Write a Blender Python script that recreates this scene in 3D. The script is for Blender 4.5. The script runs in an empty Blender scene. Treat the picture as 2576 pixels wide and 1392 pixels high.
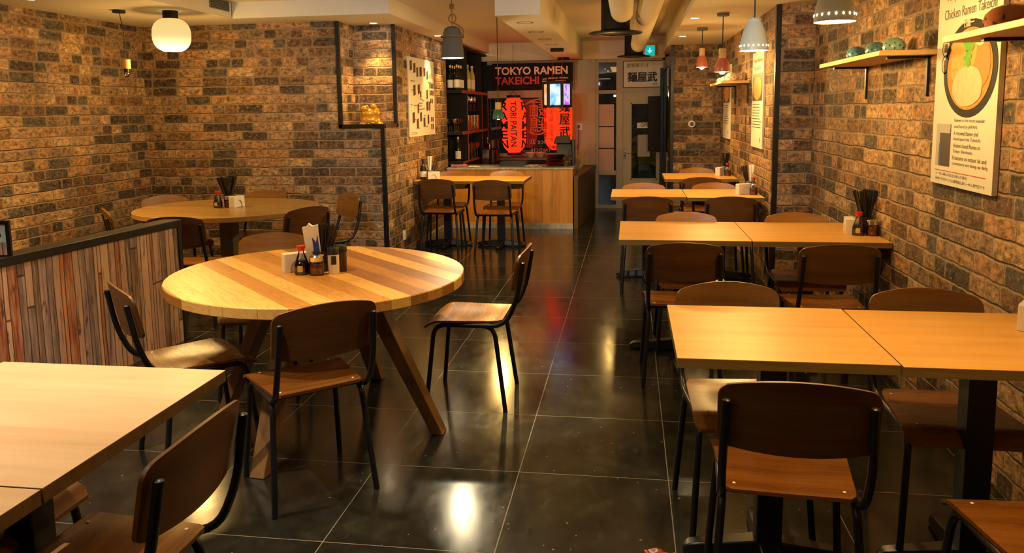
import bpy, bmesh, math, random
from mathutils import Vector, Matrix
random.seed(7)
S = bpy.context.scene
COL = S.collection
PI = math.pi
R = math.radians

# ------------------------------------------------------------------ node helpers
class NT:
    def __init__(self, name):
        self.m = bpy.data.materials.new(name); self.m.use_nodes = True
        self.t = self.m.node_tree; self.t.nodes.clear()
        self.out = self.n('ShaderNodeOutputMaterial')
    def n(self, typ, **kw):
        x = self.t.nodes.new(typ)
        for k, v in kw.items(): setattr(x, k, v)
        return x
    def lk(self, a, b): self.t.links.new(a, b)
    def put(self, sock, v):
        if hasattr(v, 'is_output'): self.lk(v, sock)
        else: sock.default_value = v
    def math(self, op, a, b=None, c=None, clamp=False):
        x = self.n('ShaderNodeMath', operation=op, use_clamp=clamp)
        for i, v in enumerate((a, b, c)):
            if v is not None: self.put(x.inputs[i], v)
        return x.outputs[0]
    def vec(self, x=0., y=0., z=0.):
        c = self.n('ShaderNodeCombineXYZ')
        for i, v in enumerate((x, y, z)): self.put(c.inputs[i], v)
        return c.outputs[0]
    def sep(self, v):
        s = self.n('ShaderNodeSeparateXYZ'); self.lk(v, s.inputs[0]); return s.outputs
    def coord(self, kind='Object'):
        return self.n('ShaderNodeTexCoord').outputs[kind]
    def vmul(self, v, s):
        x = self.n('ShaderNodeVectorMath', operation='MULTIPLY'); self.lk(v, x.inputs[0]); x.inputs[1].default_value = s
        return x.outputs[0]
    def vadd(self, a, b):
        x = self.n('ShaderNodeVectorMath', operation='ADD'); self.lk(a, x.inputs[0]); self.put(x.inputs[1], b); return x.outputs[0]
    def noise(self, v, scale=5., detail=4., rough=.55, out=0, dist=0.):
        x = self.n('ShaderNodeTexNoise'); self.lk(v, x.inputs['Vector'])
        x.inputs['Scale'].default_value = scale; x.inputs['Detail'].default_value = detail
        x.inputs['Roughness'].default_value = rough; x.inputs['Distortion'].default_value = dist
        return x.outputs[out]
    def rand(self, v):
        x = self.n('ShaderNodeTexWhiteNoise', noise_dimensions='3D'); self.lk(v, x.inputs['Vector']); return x.outputs
    def ramp(self, f, stops, interp='LINEAR'):
        x = self.n('ShaderNodeValToRGB'); x.color_ramp.interpolation = interp
        e = x.color_ramp.elements
        while len(e) < len(stops): e.new(.5)
        for el, (p, c) in zip(e, stops):
            el.position = p; el.color = (*c, 1) if len(c) == 3 else c
        self.put(x.inputs[0], f); return x.outputs[0]
    def mix(self, f, a, b, mode='MIX'):
        x = self.n('ShaderNodeMix', data_type='RGBA', blend_type=mode)
        self.put(x.inputs[0], f)
        for i, v in ((6, a), (7, b)):
            if isinstance(v, tuple) and len(v) == 3: v = (*v, 1)
            self.put(x.inputs[i], v)
        return x.outputs[2]
    def sstep(self, v, a, b):
        x = self.n('ShaderNodeMapRange', interpolation_type='SMOOTHSTEP'); self.put(x.inputs[0], v)
        x.inputs[1].default_value = a; x.inputs[2].default_value = b; return x.outputs[0]
    def bump(self, h, strength=.3, dist=.01):
        x = self.n('ShaderNodeBump'); x.inputs['Strength'].default_value = strength; x.inputs['Distance'].default_value = dist
        self.lk(h, x.inputs['Height']); return x.outputs[0]
    def bsdf(self, color=(.5, .5, .5), rough=.5, metal=0., normal=None, spec=.5, **kw):
        b = self.n('ShaderNodeBsdfPrincipled')
        if isinstance(color, tuple) and len(color) == 3: color = (*color, 1)
        self.put(b.inputs['Base Color'], color); self.put(b.inputs['Roughness'], rough)
        self.put(b.inputs['Metallic'], metal); b.inputs['Specular IOR Level'].default_value = spec
        if normal is not None: self.lk(normal, b.inputs['Normal'])
        for k, v in kw.items():
            k = k.replace('_', ' ')
            if isinstance(v, tuple) and len(v) == 3: v = (*v, 1)
            self.put(b.inputs[k], v)
        self.lk(b.outputs[0], self.out.inputs[0]); return self.m

MATS = {}
def flat(name, color, rough=.5, metal=0., spec=.5, var=.12, scale=18., **kw):
    """plain painted / plastic / metal surface with slight mottling"""
    if name in MATS: return MATS[name]
    t = NT(name); o = t.coord()
    f = t.noise(o, scale, 3)
    c = t.mix(f, tuple(max(0, x*(1-var)) for x in color), tuple(min(1, x*(1+var)) for x in color))
    r = t.math('ADD', t.math('MULTIPLY', f, .12), max(0, rough-.06))
    MATS[name] = t.bsdf(c, r, metal, spec=spec, **kw); return MATS[name]
def glow(name, color, strength):
    if name in MATS: return MATS[name]
    t = NT(name); e = t.n('ShaderNodeEmission'); e.inputs[0].default_value = (*color, 1); e.inputs[1].default_value = strength
    t.lk(e.outputs[0], t.out.inputs[0]); MATS[name] = t.m; return t.m
def glass(name, color=(1, 1, 1), rough=.02, alpha=.25):
    if name in MATS: return MATS[name]
    t = NT(name)
    tr = t.n('ShaderNodeBsdfTransparent'); tr.inputs[0].default_value = (*color, 1)
    gl = t.n('ShaderNodeBsdfGlossy'); gl.inputs['Roughness'].default_value = rough
    fr = t.n('ShaderNodeFresnel'); fr.inputs[0].default_value = 1.45
    mx = t.n('ShaderNodeMixShader'); f = t.math('ADD', fr.outputs[0], alpha*.2)
    t.lk(f, mx.inputs[0]); t.lk(tr.outputs[0], mx.inputs[1]); t.lk(gl.outputs[0], mx.inputs[2]); t.lk(mx.outputs[0], t.out.inputs[0])
    MATS[name] = t.m; return t.m

def brick(name, seed=0.):
    t = NT(name); uv = t.coord('UV')
    wob = t.noise(uv, 9., 2, out=1)
    w2 = t.n('ShaderNodeVectorMath', operation='SUBTRACT'); t.lk(wob, w2.inputs[0]); w2.inputs[1].default_value = (.5, .5, .5)
    uvd = t.vadd(uv, t.vmul(w2.outputs[0], (.022, .022, 0)))
    uvd = t.vadd(uvd, (seed, 0, 0))
    u, v, _ = t.sep(uvd)
    h, L = .087, .262
    rv = t.math('DIVIDE', v, h); row = t.math('FLOOR', rv); fv = t.math('FRACT', rv)
    ro = t.rand(t.vec(row, 3.3, 1.7))[0]
    uo = t.math('ADD', t.math('DIVIDE', u, L), t.math('MULTIPLY', ro, 5.))
    cl = t.math('FLOOR', uo); fu = t.math('FRACT', uo)
    sp = t.math('LESS_THAN', t.rand(t.vec(cl, row, 9.1))[0], .3)
    mul = t.math('ADD', sp, 1.)
    fu2s = t.math('MULTIPLY', fu, mul)
    sub = t.math('FLOOR', fu2s); fu2 = t.math('FRACT', fu2s)
    ids = t.vec(cl, row, sub)
    rn = t.rand(ids)
    du = t.math('MULTIPLY', t.math('MINIMUM', fu2, t.math('SUBTRACT', 1., fu2)), t.math('DIVIDE', L, mul))
    dv = t.math('MULTIPLY', t.math('MINIMUM', fv, t.math('SUBTRACT', 1., fv)), h)
    # rounded-corner distance: soft minimum of the two
    dd = t.math('SMOOTH_MIN', du, dv, .022)
    fine = t.noise(uv, 85., 5, .7)
    dd = t.math('ADD', dd, t.math('MULTIPLY', t.math('SUBTRACT', fine, .5), .008))
    face = t.sstep(dd, .001, .0065)
    off = t.vmul(rn[1], (40., 40., 40.))
    blot = t.noise(t.vadd(t.vmul(uv, (1., 1.5, 1)), off), 21., 6, .72)
    base = t.ramp(rn[0], [(0, (.07, .052, .042)), (.13, (.13, .082, .055)), (.24, (.19, .115, .072)), (.35, (.33, .22, .145)), (.47, (.42, .29, .185)),
                          (.57, (.26, .175, .12)), (.67, (.36, .22, .135)), (.79, (.21, .15, .11)), (.91, (.095, .08, .07))], 'CONSTANT')
    worn = t.ramp(blot, [(.36, (.22, .2, .18)), (.47, (.78, .76, .72)), (.6, (1.5, 1.42, 1.3))])
    c = t.mix(.9, base, worn, 'MULTIPLY')
    chip = t.noise(t.vadd(uv, off), 48., 5, .7)
    c = t.mix(t.math('MULTIPLY', t.sstep(chip, .55, .63), .4), c, (.52, .38, .25))
    patch = t.noise(t.vadd(uv, t.vmul(off, (1.7, .6, 1.))), 30., 6, .78)
    c = t.mix(t.math('MULTIPLY', t.sstep(patch, .54, .62), .7), c, (.05, .038, .03))
    edge = t.sstep(dd, .004, .013)
    c = t.mix(t.math('MULTIPLY', t.math('SUBTRACT', 1., edge), .45), c, (.5, .39, .27))
    mort = t.ramp(t.noise(uv, 45., 5, .6), [(.3, (.23, .16, .105)), (.7, (.37, .265, .18))])
    c = t.mix(face, mort, c)
    # recess shadow along the foot of some courses, painted into the colour
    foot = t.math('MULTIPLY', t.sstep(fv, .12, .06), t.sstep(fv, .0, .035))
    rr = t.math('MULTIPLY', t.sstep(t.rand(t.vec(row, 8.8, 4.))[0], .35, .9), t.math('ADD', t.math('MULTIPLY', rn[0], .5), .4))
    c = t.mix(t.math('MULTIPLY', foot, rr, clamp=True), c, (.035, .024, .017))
    under = t.sstep(fv, .02, .12)
    hgt = t.math('ADD', t.math('MULTIPLY', face, .6), t.math('MULTIPLY', blot, .5))
    hgt = t.math('ADD', hgt, t.math('MULTIPLY', fine, .2))
    hgt = t.math('ADD', hgt, t.math('MULTIPLY', under, .25))
    hs = t.n('ShaderNodeHueSaturation'); hs.inputs['Saturation'].default_value = 1.12; hs.inputs['Value'].default_value = 1.1; t.lk(c, hs.inputs['Color'])
    return t.bsdf(hs.outputs[0], .72, normal=t.bump(hgt, .8, .012), spec=.3)

def wood(name, a, b, c, rough=.35, axis='x', scale=1., spec=.5, coat=0.):
    """long-grain veneer: streaks stretched along one axis of the object"""
    t = NT(name); o = t.coord()
    k = {'x': (.35, 6., 6.), 'y': (6., .35, 6.), 'z': (6., 6., .35)}[axis]
    v = t.vmul(o, tuple(x*scale for x in k))
    rnd = t.n('ShaderNodeObjectInfo').outputs['Random']
    v = t.vadd(v, t.vec(t.math('MULTIPLY', rnd, 31.), t.math('MULTIPLY', rnd, 17.), 0.))
    n1 = t.noise(v, 2.4, 5, .6, dist=.5); n2 = t.noise(v, 16., 4, .6)
    f = t.math('ADD', t.math('MULTIPLY', n1, .75), t.math('MULTIPLY', n2, .25))
    col = t.ramp(f, [(.3, a), (.5, b), (.7, c)])
    r = t.math('ADD', t.math('MULTIPLY', n2, .14), rough-.07)
    return t.bsdf(col, r, normal=t.bump(n2, .04, .003), spec=spec, Coat_Weight=coat, Coat_Roughness=.2)

def butcher(name):
    t = NT(name); x, y, z = t.sep(t.coord())
    s = t.math('DIVIDE', x, .092); cid = t.math('FLOOR', s); fx = t.math('FRACT', s)
    rn = t.rand(t.vec(cid, 2.2, 5.))
    off = t.vmul(rn[1], (9., 23., 7.))
    p = t.vadd(t.vmul(t.vec(x, y, z), (5., .8, 5.)), off)
    ring = t.noise(p, 1.6, 4, .55, dist=1.2)
    rr = t.math('FRACT', t.math('MULTIPLY', ring, 9.))
    rr = t.math('ABSOLUTE', t.math('SUBTRACT', rr, .5))
    base = t.ramp(rn[0], [(0, (.38, .165, .032)), (.2, (.70, .40, .10)), (.38, (.47, .22, .045)), (.54, (.76, .46, .13)), (.74, (.56, .285, .065)), (.86, (.31, .13, .025))], 'CONSTANT')
    dark = t.mix(1., base, (.7, .6, .5), 'MULTIPLY')
    fine = t.noise(t.vmul(t.vec(x, y, z), (60., 3., 60.)), 1.5, 4)
    c = t.mix(t.math('MULTIPLY', t.sstep(rr, .18, .0), .8), base, dark)
    c = t.mix(t.math('MULTIPLY', fine, .35), c, dark)
    seam = t.math('LESS_THAN', t.math('MINIMUM', fx, t.math('SUBTRACT', 1., fx)), .012)
    c = t.mix(t.math('MULTIPLY', seam, .5), c, (.2, .1, .03))
    return t.bsdf(c, t.math('ADD', t.math('MULTIPLY', fine, .15), .3), spec=.45)

def planks(name):
    """old painted laths, upright, on the low wall"""
    t = NT(name); uv = t.coord('UV'); u, v, _ = t.sep(uv)
    wv = t.math('MULTIPLY', t.math('SUBTRACT', t.noise(t.vec(u, t.math('MULTIPLY', v, .6), 0.), 5., 2), .5), .015)
    uu = t.math('ADD', u, wv)
    s = t.math('DIVIDE', uu, .088); c0 = t.math('FLOOR', s); f0 = t.math('FRACT', s)
    cut = t.math('ADD', t.math('MULTIPLY', t.rand(t.vec(c0, 1., 8.))[0], .5), .25)      # each 5 cm bay split in two unequal laths
    hi = t.math('GREATER_THAN', f0, cut)
    dist = t.math('ABSOLUTE', t.math('SUBTRACT', f0, cut))
    dist = t.math('MINIMUM', dist, t.math('MINIMUM', f0, t.math('SUBTRACT', 1., f0)))
    r1 = t.rand(t.vec(c0, hi, 4.4))
    vb = t.math('ADD', t.math('DIVIDE', v, 1.5), t.math('MULTIPLY', r1[0], 7.)); vr = t.math('FLOOR', vb); vf = t.math('FRACT', vb)
    rn = t.rand(t.vec(c0, hi, vr))
    base = t.ramp(rn[0], [(0, (.24, .17, .165)), (.16, (.48, .29, .22)), (.3, (.66, .42, .28)), (.42, (.3, .21, .22)), (.55, (.55, .2, .09)), (.66, (.62, .36, .25)),
                          (.76, (.34, .1, .045)), (.84, (.56, .38, .28)), (.93, (.18, .11, .08))], 'CONSTANT')
    off = t.vmul(rn[1], (13., 31., 5.))
    g = t.noise(t.vadd(t.vmul(uv, (42., 3.2, 1.)), off), 1.3, 6, .65)
    c = t.mix(t.math('MULTIPLY', t.sstep(g, .42, .72), .7), base, (.62, .43, .32))
    c = t.mix(t.math('MULTIPLY', t.sstep(g, .47, .3), .75), c, (.06, .035, .035))
    knot = t.noise(t.vadd(t.vmul(uv, (16., 5., 1.)), off), 1.2, 3)
    c = t.mix(t.math('MULTIPLY', t.sstep(knot, .64, .72), .8), c, (.05, .03, .03))
    seam = t.math('MAXIMUM', t.sstep(dist, .05, .015), t.sstep(t.math('MINIMUM', vf, t.math('SUBTRACT', 1., vf)), .006, .001))
    c = t.mix(t.math('MULTIPLY', seam, .85), c, (.025, .014, .01))
    return t.bsdf(c, .55, normal=t.bump(g, .15, .004), spec=.35)

def tiles(name):
    t = NT(name); o = t.coord(); x, y, z = t.sep(o)
    def cell(v, o0):
        s = t.math('DIVIDE', t.math('SUBTRACT', v, o0), .6); f = t.math('FRACT', s)
        return t.math('FLOOR', s), t.math('MULTIPLY', t.math('MINIMUM', f, t.math('SUBTRACT', 1., f)), .6)
    cx, dx = cell(x, -1.0399); cy, dy = cell(y, 2.9937)
    d = t.math('MINIMUM', dx, dy)
    rn = t.rand(t.vec(cx, cy, 2.))
    cloud = t.noise(t.vadd(o, t.vmul(rn[1], (9., 9., 9.))), 7., 6, .65)
    c = t.ramp(cloud, [(.3, (.008, .008, .006)), (.55, (.017, .0165, .0125)), (.75, (.034, .033, .026))])
    spk = t.n('ShaderNodeTexVoronoi'); t.lk(o, spk.inputs['Vector']); spk.inputs['Scale'].default_value = 30.
    sp2 = t.math('LESS_THAN', spk.outputs['Distance'], t.math('MULTIPLY', t.math('POWER', t.rand(spk.outputs['Color'])[0], 5.), .16))
    c = t.mix(t.math('MULTIPLY', sp2, .7), c, (.2, .18, .14))
    scuff = t.noise(t.vmul(o, (3., 1.2, 1.)), 4., 7, .72)
    c = t.mix(t.math('MULTIPLY', t.sstep(scuff, .58, .72), .25), c, (.085, .08, .07))
    g = t.sstep(d, .0022, .0012)
    c = t.mix(g, c, (.17, .15, .115))
    r = t.math('ADD', t.math('MULTIPLY', scuff, .26), .035)
    r = t.math('ADD', r, t.math('MULTIPLY', g, .4))
    return t.bsdf(c, r, normal=t.bump(cloud, .03, .004), spec=.45)

def marble(name):
    t = NT(name); o = t.coord(); n = t.noise(o, 3.5, 8, .65, dist=2.)
    return t.bsdf(t.ramp(n, [(.3, (.22, .22, .21)), (.5, (.42, .42, .4)), (.6, (.55, .55, .52)), (.7, (.3, .3, .3))]), .25)

def panelwood(name):
    """upright oak boards on the counter front"""
    t = NT(name); x, y, z = t.sep(t.coord())
    s = t.math('DIVIDE', t.math('ADD', x, y), .105); cid = t.math('FLOOR', s); fx = t.math('FRACT', s)
    rn = t.rand(t.vec(cid, 7., 1.))
    g = t.noise(t.vadd(t.vmul(t.vec(x, y, z), (40., 40., 2.2)), t.vmul(rn[1], (9., 9., 20.))), 1., 5, .6)
    b = t.ramp(rn[0], [(0, (.54, .24, .035)), (.35, (.47, .195, .026)), (.7, (.6, .285, .045))], 'CONSTANT')
    c = t.mix(t.math('MULTIPLY', t.sstep(g, .52, .7), .6), b, (.17, .08, .02))
    c = t.mix(t.math('MULTIPLY', t.math('LESS_THAN', fx, .02), .7), c, (.08, .035, .01))
    return t.bsdf(c, .45)

def panelglow(name, a, b, c_, strength, scale=6.):
    t = NT(name); n = t.noise(t.coord(), scale, 5, .6, dist=.6)
    e = t.n('ShaderNodeEmission'); t.lk(t.ramp(n, [(.35, a), (.5, b), (.64, c_)]), e.inputs[0]); e.inputs[1].default_value = strength
    t.lk(e.outputs[0], t.out.inputs[0]); return t.m

def paperglow(name, color, strength):
    """lit paper skin with thin ribs"""
    t = NT(name); x, y, z = t.sep(t.coord())
    rib = t.math('LESS_THAN', t.math('FRACT', t.math('MULTIPLY', z, 38.)), .12)
    c = t.mix(t.math('MULTIPLY', rib, .5), color, tuple(k*.45 for k in color))
    e = t.n('ShaderNodeEmission'); t.lk(c, e.inputs[0]); e.inputs[1].default_value = strength
    d = t.n('ShaderNodeBsdfDiffuse'); t.lk(c, d.inputs[0])
    a = t.n('ShaderNodeAddShader'); t.lk(e.outputs[0], a.inputs[0]); t.lk(d.outputs[0], a.inputs[1]); t.lk(a.outputs[0], t.out.inputs[0])
    return t.m

# ------------------------------------------------------------------ mesh helpers
def fillet(pts, r, k=5):
    P = [Vector(p) for p in pts]; out = [P[0]]
    for i in range(1, len(P)-1):
        a, b, c = P[i-1], P[i], P[i+1]
        d1, d2 = (a-b), (c-b); l = min(r, d1.length*.49, d2.length*.49)
        p, q = b+d1.normalized()*l, b+d2.normalized()*l
        for j in range(k+1):
            s = j/k; out.append(p*(1-s)**2 + b*2*s*(1-s) + q*s*s)
    out.append(P[-1]); return out

class G:
    def __init__(self): self.v = []; self.f = []; self.s = []
    def add(self, vs, fs, smooth=False):
        o = len(self.v); self.v += [Vector(p) for p in vs]
        self.f += [tuple(i+o for i in f) for f in fs]; self.s += [smooth]*len(fs); return self
    def box(self, x0, x1, y0, y1, z0, z1):
        x0, x1 = min(x0, x1), max(x0, x1); y0, y1 = min(y0, y1), max(y0, y1); z0, z1 = min(z0, z1), max(z0, z1)
        return self.add([(x0, y0, z0), (x1, y0, z0), (x1, y1, z0), (x0, y1, z0), (x0, y0, z1), (x1, y0, z1), (x1, y1, z1), (x0, y1, z1)],
                        [(3, 2, 1, 0), (4, 5, 6, 7), (0, 1, 5, 4), (1, 2, 6, 5), (2, 3, 7, 6), (3, 0, 4, 7)])
    def bar(self, p, q, w, h, side=(1, 0, 0)):
        p, q = Vector(p), Vector(q); d = (q-p).normalized(); s = Vector(side); s = (s-d*s.dot(d)).normalized(); n = d.cross(s)
        vs = [b+s*(i*w/2)+n*(j*h/2) for b in (p, q) for i, j in ((-1, -1), (1, -1), (1, 1), (-1, 1))]
        return self.add(vs, [(3, 2, 1, 0), (4, 5, 6, 7), (0, 1, 5, 4), (1, 2, 6, 5), (2, 3, 7, 6), (3, 0, 4, 7)])
    def tube(self, pts, r, n=10, caps=True):
        P = [Vector(p) for p in pts]; m = len(P); rs = r if isinstance(r, (list, tuple)) else [r]*m
        T = [(P[min(i+1, m-1)]-P[max(i-1, 0)]).normalized() for i in range(m)]
        u = Vector((0, 0, 1)) if abs(T[0].z) < .9 else Vector((1, 0, 0))
        vs = []
        for i in range(m):
            u = (u-T[i]*u.dot(T[i])).normalized(); w = T[i].cross(u)
            vs += [P[i]+(u*math.cos(2*PI*j/n)+w*math.sin(2*PI*j/n))*rs[i] for j in range(n)]
        fs = [(i*n+j, i*n+(j+1) % n, (i+1)*n+(j+1) % n, (i+1)*n+j) for i in range(m-1) for j in range(n)]
        self.add(vs, fs, True)
        if caps:
            o = len(self.v)-m*n
            self.f += [tuple(o+j for j in reversed(range(n))), tuple(o+(m-1)*n+j for j in range(n))]; self.s += [False]*2
        return self
    def lathe(self, prof, n=24, c=(0, 0, 0), smooth=True):
        vs, idx = [], []
        for r, z in prof:
            if r < 1e-6: idx.append([len(vs)]*n); vs.append((c[0], c[1], c[2]+z))
            else:
                idx.append(list(range(len(vs), len(vs)+n)))
                vs += [(c[0]+r*math.cos(2*PI*j/n), c[1]+r*math.sin(2*PI*j/n), c[2]+z) for j in range(n)]
        fs = []
        for i in range(len(prof)-1):
            for j in range(n):
                q = (idx[i][j], idx[i][(j+1) % n], idx[i+1][(j+1) % n], idx[i+1][j]); u = []
                for k in q:
                    if k not in u: u.append(k)
                if len(u) > 2: fs.append(tuple(u))
        return self.add(vs, fs, smooth)
    def cyl(self, c, r, h, n=20): return self.lathe([(0, 0), (r, 0), (r, h), (0, h)], n, c)
    def prism(self, poly, a, b, axis='y'):
        n = len(poly); mk = {'y': lambda p, k: (p[0], k, p[1]), 'z': lambda p, k: (p[0], p[1], k), 'x': lambda p, k: (k, p[0], p[1])}[axis]
        vs = [mk(p, a) for p in poly]+[mk(p, b) for p in poly]
        fs = [tuple(range(n)), tuple(reversed(range(n, 2*n)))]+[(i, n+i, n+(i+1) % n, (i+1) % n) for i in range(n)]
        return self.add(vs, fs)
    def ell(self, c, r, n=14, m=9):
        prof = [(math.sin(PI*i/m), -math.cos(PI*i/m)) for i in range(m+1)]; prof[0] = (0, -1); prof[-1] = (0, 1)
        o = len(self.v); self.lathe(prof, n)
        for i in range(o, len(self.v)):
            p = self.v[i]; self.v[i] = Vector((c[0]+p.x*r[0], c[1]+p.y*r[1], c[2]+p.z*r[2]))
        return self
    def sheet(self, fn, nu, nv):
        """closed thick sheet; fn(u,v,side) with side 0 top, 1 underside"""
        vs = [fn(i/nu, j/nv, s) for s in (0, 1) for j in range(nv+1) for i in range(nu+1)]
        W = nu+1; K = W*(nv+1); fs = []
        for j in range(nv):
            for i in range(nu):
                a = j*W+i; fs.append((a, a+1, a+W+1, a+W)); fs.append((K+a+W, K+a+W+1, K+a+1, K+a))
        for i in range(nu):
            fs.append((i+1, i, K+i, K+i+1)); a = nv*W+i; fs.append((a, a+1, K+a+1, K+a))
        for j in range(nv):
            a = j*W; fs.append((a, a+W, K+a+W, K+a)); a = j*W+nu; fs.append((a+W, a, K+a, K+a+W))
        return self.add(vs, fs, True)
    def T(self, M): self.v = [M @ p for p in self.v]; return self
    def obj(self, name, mat, parent=None, bevel=0., loc=None, rz=0., seg=2, fix=True):
        me = bpy.data.meshes.new(name); me.from_pydata([tuple(p) for p in self.v], [], self.f)
        me.polygons.foreach_set('use_smooth', self.s)
        if fix:
            b = bmesh.new(); b.from_mesh(me); bmesh.ops.recalc_face_normals(b, faces=b.faces); b.to_mesh(me); b.free()
        uv = me.uv_layers.new(name='UVMap')
        for p in me.polygons:
            a = [abs(x) for x in p.normal]; k = a.index(max(a))
            for li in p.loop_indices:
                q = me.vertices[me.loops[li].vertex_index].co
                uv.data[li].uv = (q.y, q.z) if k == 0 else (q.x, q.z) if k == 1 else (q.x, q.y)
        me.set_sharp_from_angle(angle=R(38))
        me.materials.append(mat); o = bpy.data.objects.new(name, me); COL.objects.link(o)
        if parent is not None: o.parent = parent
        if loc is not None: o.location = loc
        o.rotation_euler.z = rz
        if bevel:
            m = o.modifiers.new('bevel', 'BEVEL'); m.width = bevel; m.segments = seg; m.limit_method = 'ANGLE'; m.angle_limit = R(40)
        return o

def tag(o, label, cat, group=None):
    o['label'] = label; o['category'] = cat
    if group: o['group'] = group
    return o
def thing(name, label, cat, loc=(0, 0, 0), rz=0., group=None):
    o = bpy.data.objects.new(name, None); COL.objects.link(o); o.empty_display_size = .05
    o.location = loc; o.rotation_euler.z = rz; return tag(o, label, cat, group)
def struct(g, name, mat, **kw):
    o = g.obj(name, mat, **kw); o['kind'] = 'structure'; return o
KIDS = {}
def dup(root, label=None, loc=None, rz=None, group=None):
    def cp(o, par):
        c = o.copy(); COL.objects.link(c)
        if par is not None: c.parent = par
        for ch in o.children: cp(ch, c)
        return c
    r = cp(root, None)
    if label: r['label'] = label
    if loc is not None: r.location = loc
    if rz is not None: r.rotation_euler.z = rz
    if group: r['group'] = group
    return r
def place(o, label, loc, rz=0., group=None):
    o['label'] = label; o.location = loc; o.rotation_euler.z = rz
    if group: o['group'] = group
    return o
class Proto:
    """first use moves the original, later uses copy it"""
    def __init__(self, o): self.o = o; self.used = False
    def __call__(self, label, loc, rz=0., group=None):
        if not self.used: self.used = True; return place(self.o, label, loc, rz, group)
        c = dup(self.o, label, loc, rz, group)
        if not group and 'group' in c: del c['group']
        return c

def textgeo(s, width=None, height=None, bold=0., spacing=1.):
    """glyph outlines as flat triangles in XZ, lower-left at the origin, facing -Y"""
    cu = bpy.data.curves.new('lettering', 'FONT'); cu.body = s; cu.offset = bold; cu.space_character = spacing
    cu.resolution_u = 3; cu.fill_mode = 'FRONT'
    o = bpy.data.objects.new('lettering', cu); COL.objects.link(o)
    bpy.context.view_layer.update()
    me = bpy.data.meshes.new_from_object(o.evaluated_get(bpy.context.evaluated_depsgraph_get()))
    bpy.data.objects.remove(o); bpy.data.curves.remove(cu)
    vs = [Vector((v.co.x, 0, v.co.y)) for v in me.vertices]; fs = [tuple(p.vertices) for p in me.polygons]
    bpy.data.meshes.remove(me)
    if not vs: return [], []
    x0, x1 = min(v.x for v in vs), max(v.x for v in vs); z0, z1 = min(v.z for v in vs), max(v.z for v in vs)
    sx = width/(x1-x0) if width else None; sz = height/(z1-z0) if height else None
    if sx is None: sx = sz
    if sz is None: sz = sx
    return [Vector(((v.x-x0)*sx, 0, (v.z-z0)*sz)) for v in vs], fs
def put_text(g, s, x, z, width=None, height=None, y=0., bold=0., fn=None, rot=0., anchor='l', spacing=1.):
    if bold and ord(max(s)) > 0x2000:              # heavy brush strokes: print the glyphs several times, slightly shifted
        q = (width or height or .1)*bold*1.2
        for i_, (dx, dz) in enumerate(((-q, 0), (q, 0), (0, q*.6), (0, -q*.6))): put_text(g, s, x+dx, z+dz, width, height, y-.0004*i_, 0., fn, rot, anchor, spacing)
        return
    vs, fs = textgeo(s, width, height, bold, spacing)
    if not vs: return
    if fn:                                             # fine enough to follow a curved skin
        b = bmesh.new(); bv = [b.verts.new(v) for v in vs]
        for f_ in fs: b.faces.new([bv[i_] for i_ in f_])
        for _ in range(4):
            e_ = [e for e in b.edges if e.calc_length() > .022]
            if not e_: break
            bmesh.ops.subdivide_edges(b, edges=e_, cuts=1); bmesh.ops.triangulate(b, faces=b.faces[:])
        b.verts.index_update(); vs = [v.co.copy() for v in b.verts]; fs = [tuple(v.index for v in f_.verts) for f_ in b.faces]; b.free()
    w = max(v.x for v in vs); h = max(v.z for v in vs)
    dx = {'l': 0, 'c': -w/2, 'r': -w}[anchor]
    out = []
    for v in vs:
        p = Vector((v.x+dx, 0, v.z)); 
        if rot: p = Matrix.Rotation(rot, 3, 'Y') @ Vector((p.x, 0, p.z-h/2 if anchor == 'c' else p.z))
        p = Vector((p.x+x, y, p.z+z)); out.append(fn(p) if fn else p)
    g.add(out, fs)

# ------------------------------------------------------------------ materials
M = {}
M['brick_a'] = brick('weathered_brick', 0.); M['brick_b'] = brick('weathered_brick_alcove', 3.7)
M['floor'] = tiles('dark_stone_tiles')
M['ceil'] = flat('warm_white_paint', (.74, .66, .52), .8, var=.03, scale=3)
M['white'] = flat('white_paint', (.72, .72, .72), .7, var=.03, scale=3)
M['steel'] = flat('black_steel', (.012, .012, .013), .38, .3)
M['tube'] = flat('black_tube_steel', (.014, .014, .016), .33, .2)
M['iron'] = flat('black_cast_iron', (.008, .008, .009), .35)
M['seat'] = wood('walnut_ply_seat', (.10, .034, .006), (.19, .068, .011), (.27, .105, .02), .28, 'x', 1.2, coat=.08, spec=.4)
M['back'] = wood('walnut_ply_back', (.075, .028, .007), (.12, .048, .011), (.165, .07, .018), .4, 'x', 1.2)
M['front'] = wood('honey_ply_front', (.17, .075, .016), (.25, .115, .027), (.33, .165, .042), .36, 'x', 1.2)
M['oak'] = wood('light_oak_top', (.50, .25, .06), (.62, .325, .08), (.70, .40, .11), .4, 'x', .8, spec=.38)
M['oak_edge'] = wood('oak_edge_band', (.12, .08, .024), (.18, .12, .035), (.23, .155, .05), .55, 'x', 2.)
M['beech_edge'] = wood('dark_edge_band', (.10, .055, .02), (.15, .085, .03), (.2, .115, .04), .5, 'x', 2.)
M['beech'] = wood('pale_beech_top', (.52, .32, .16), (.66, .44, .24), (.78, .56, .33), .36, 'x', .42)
M['shelfwood'] = wood('pale_shelf_board', (.55, .34, .15), (.64, .42, .19), (.7, .47, .22), .5, 'y', .8)
M['butcher'] = butcher('strip_wood_top')
M['leg_oak'] = wood('oiled_oak_leg', (.13, .065, .02), (.21, .11, .035), (.28, .15, .05), .5, 'z', 1.)
M['brown_top'] = wood('brown_round_top', (.22, .12, .035), (.3, .17, .05), (.36, .21, .065), .28, 'x', .6)
M['olive'] = flat('olive_post', (.2, .19, .12), .4)
M['planks'] = planks('old_lath_panel')
M['marble'] = marble('grey_marble')
M['panel'] = panelwood('counter_boards')
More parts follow.
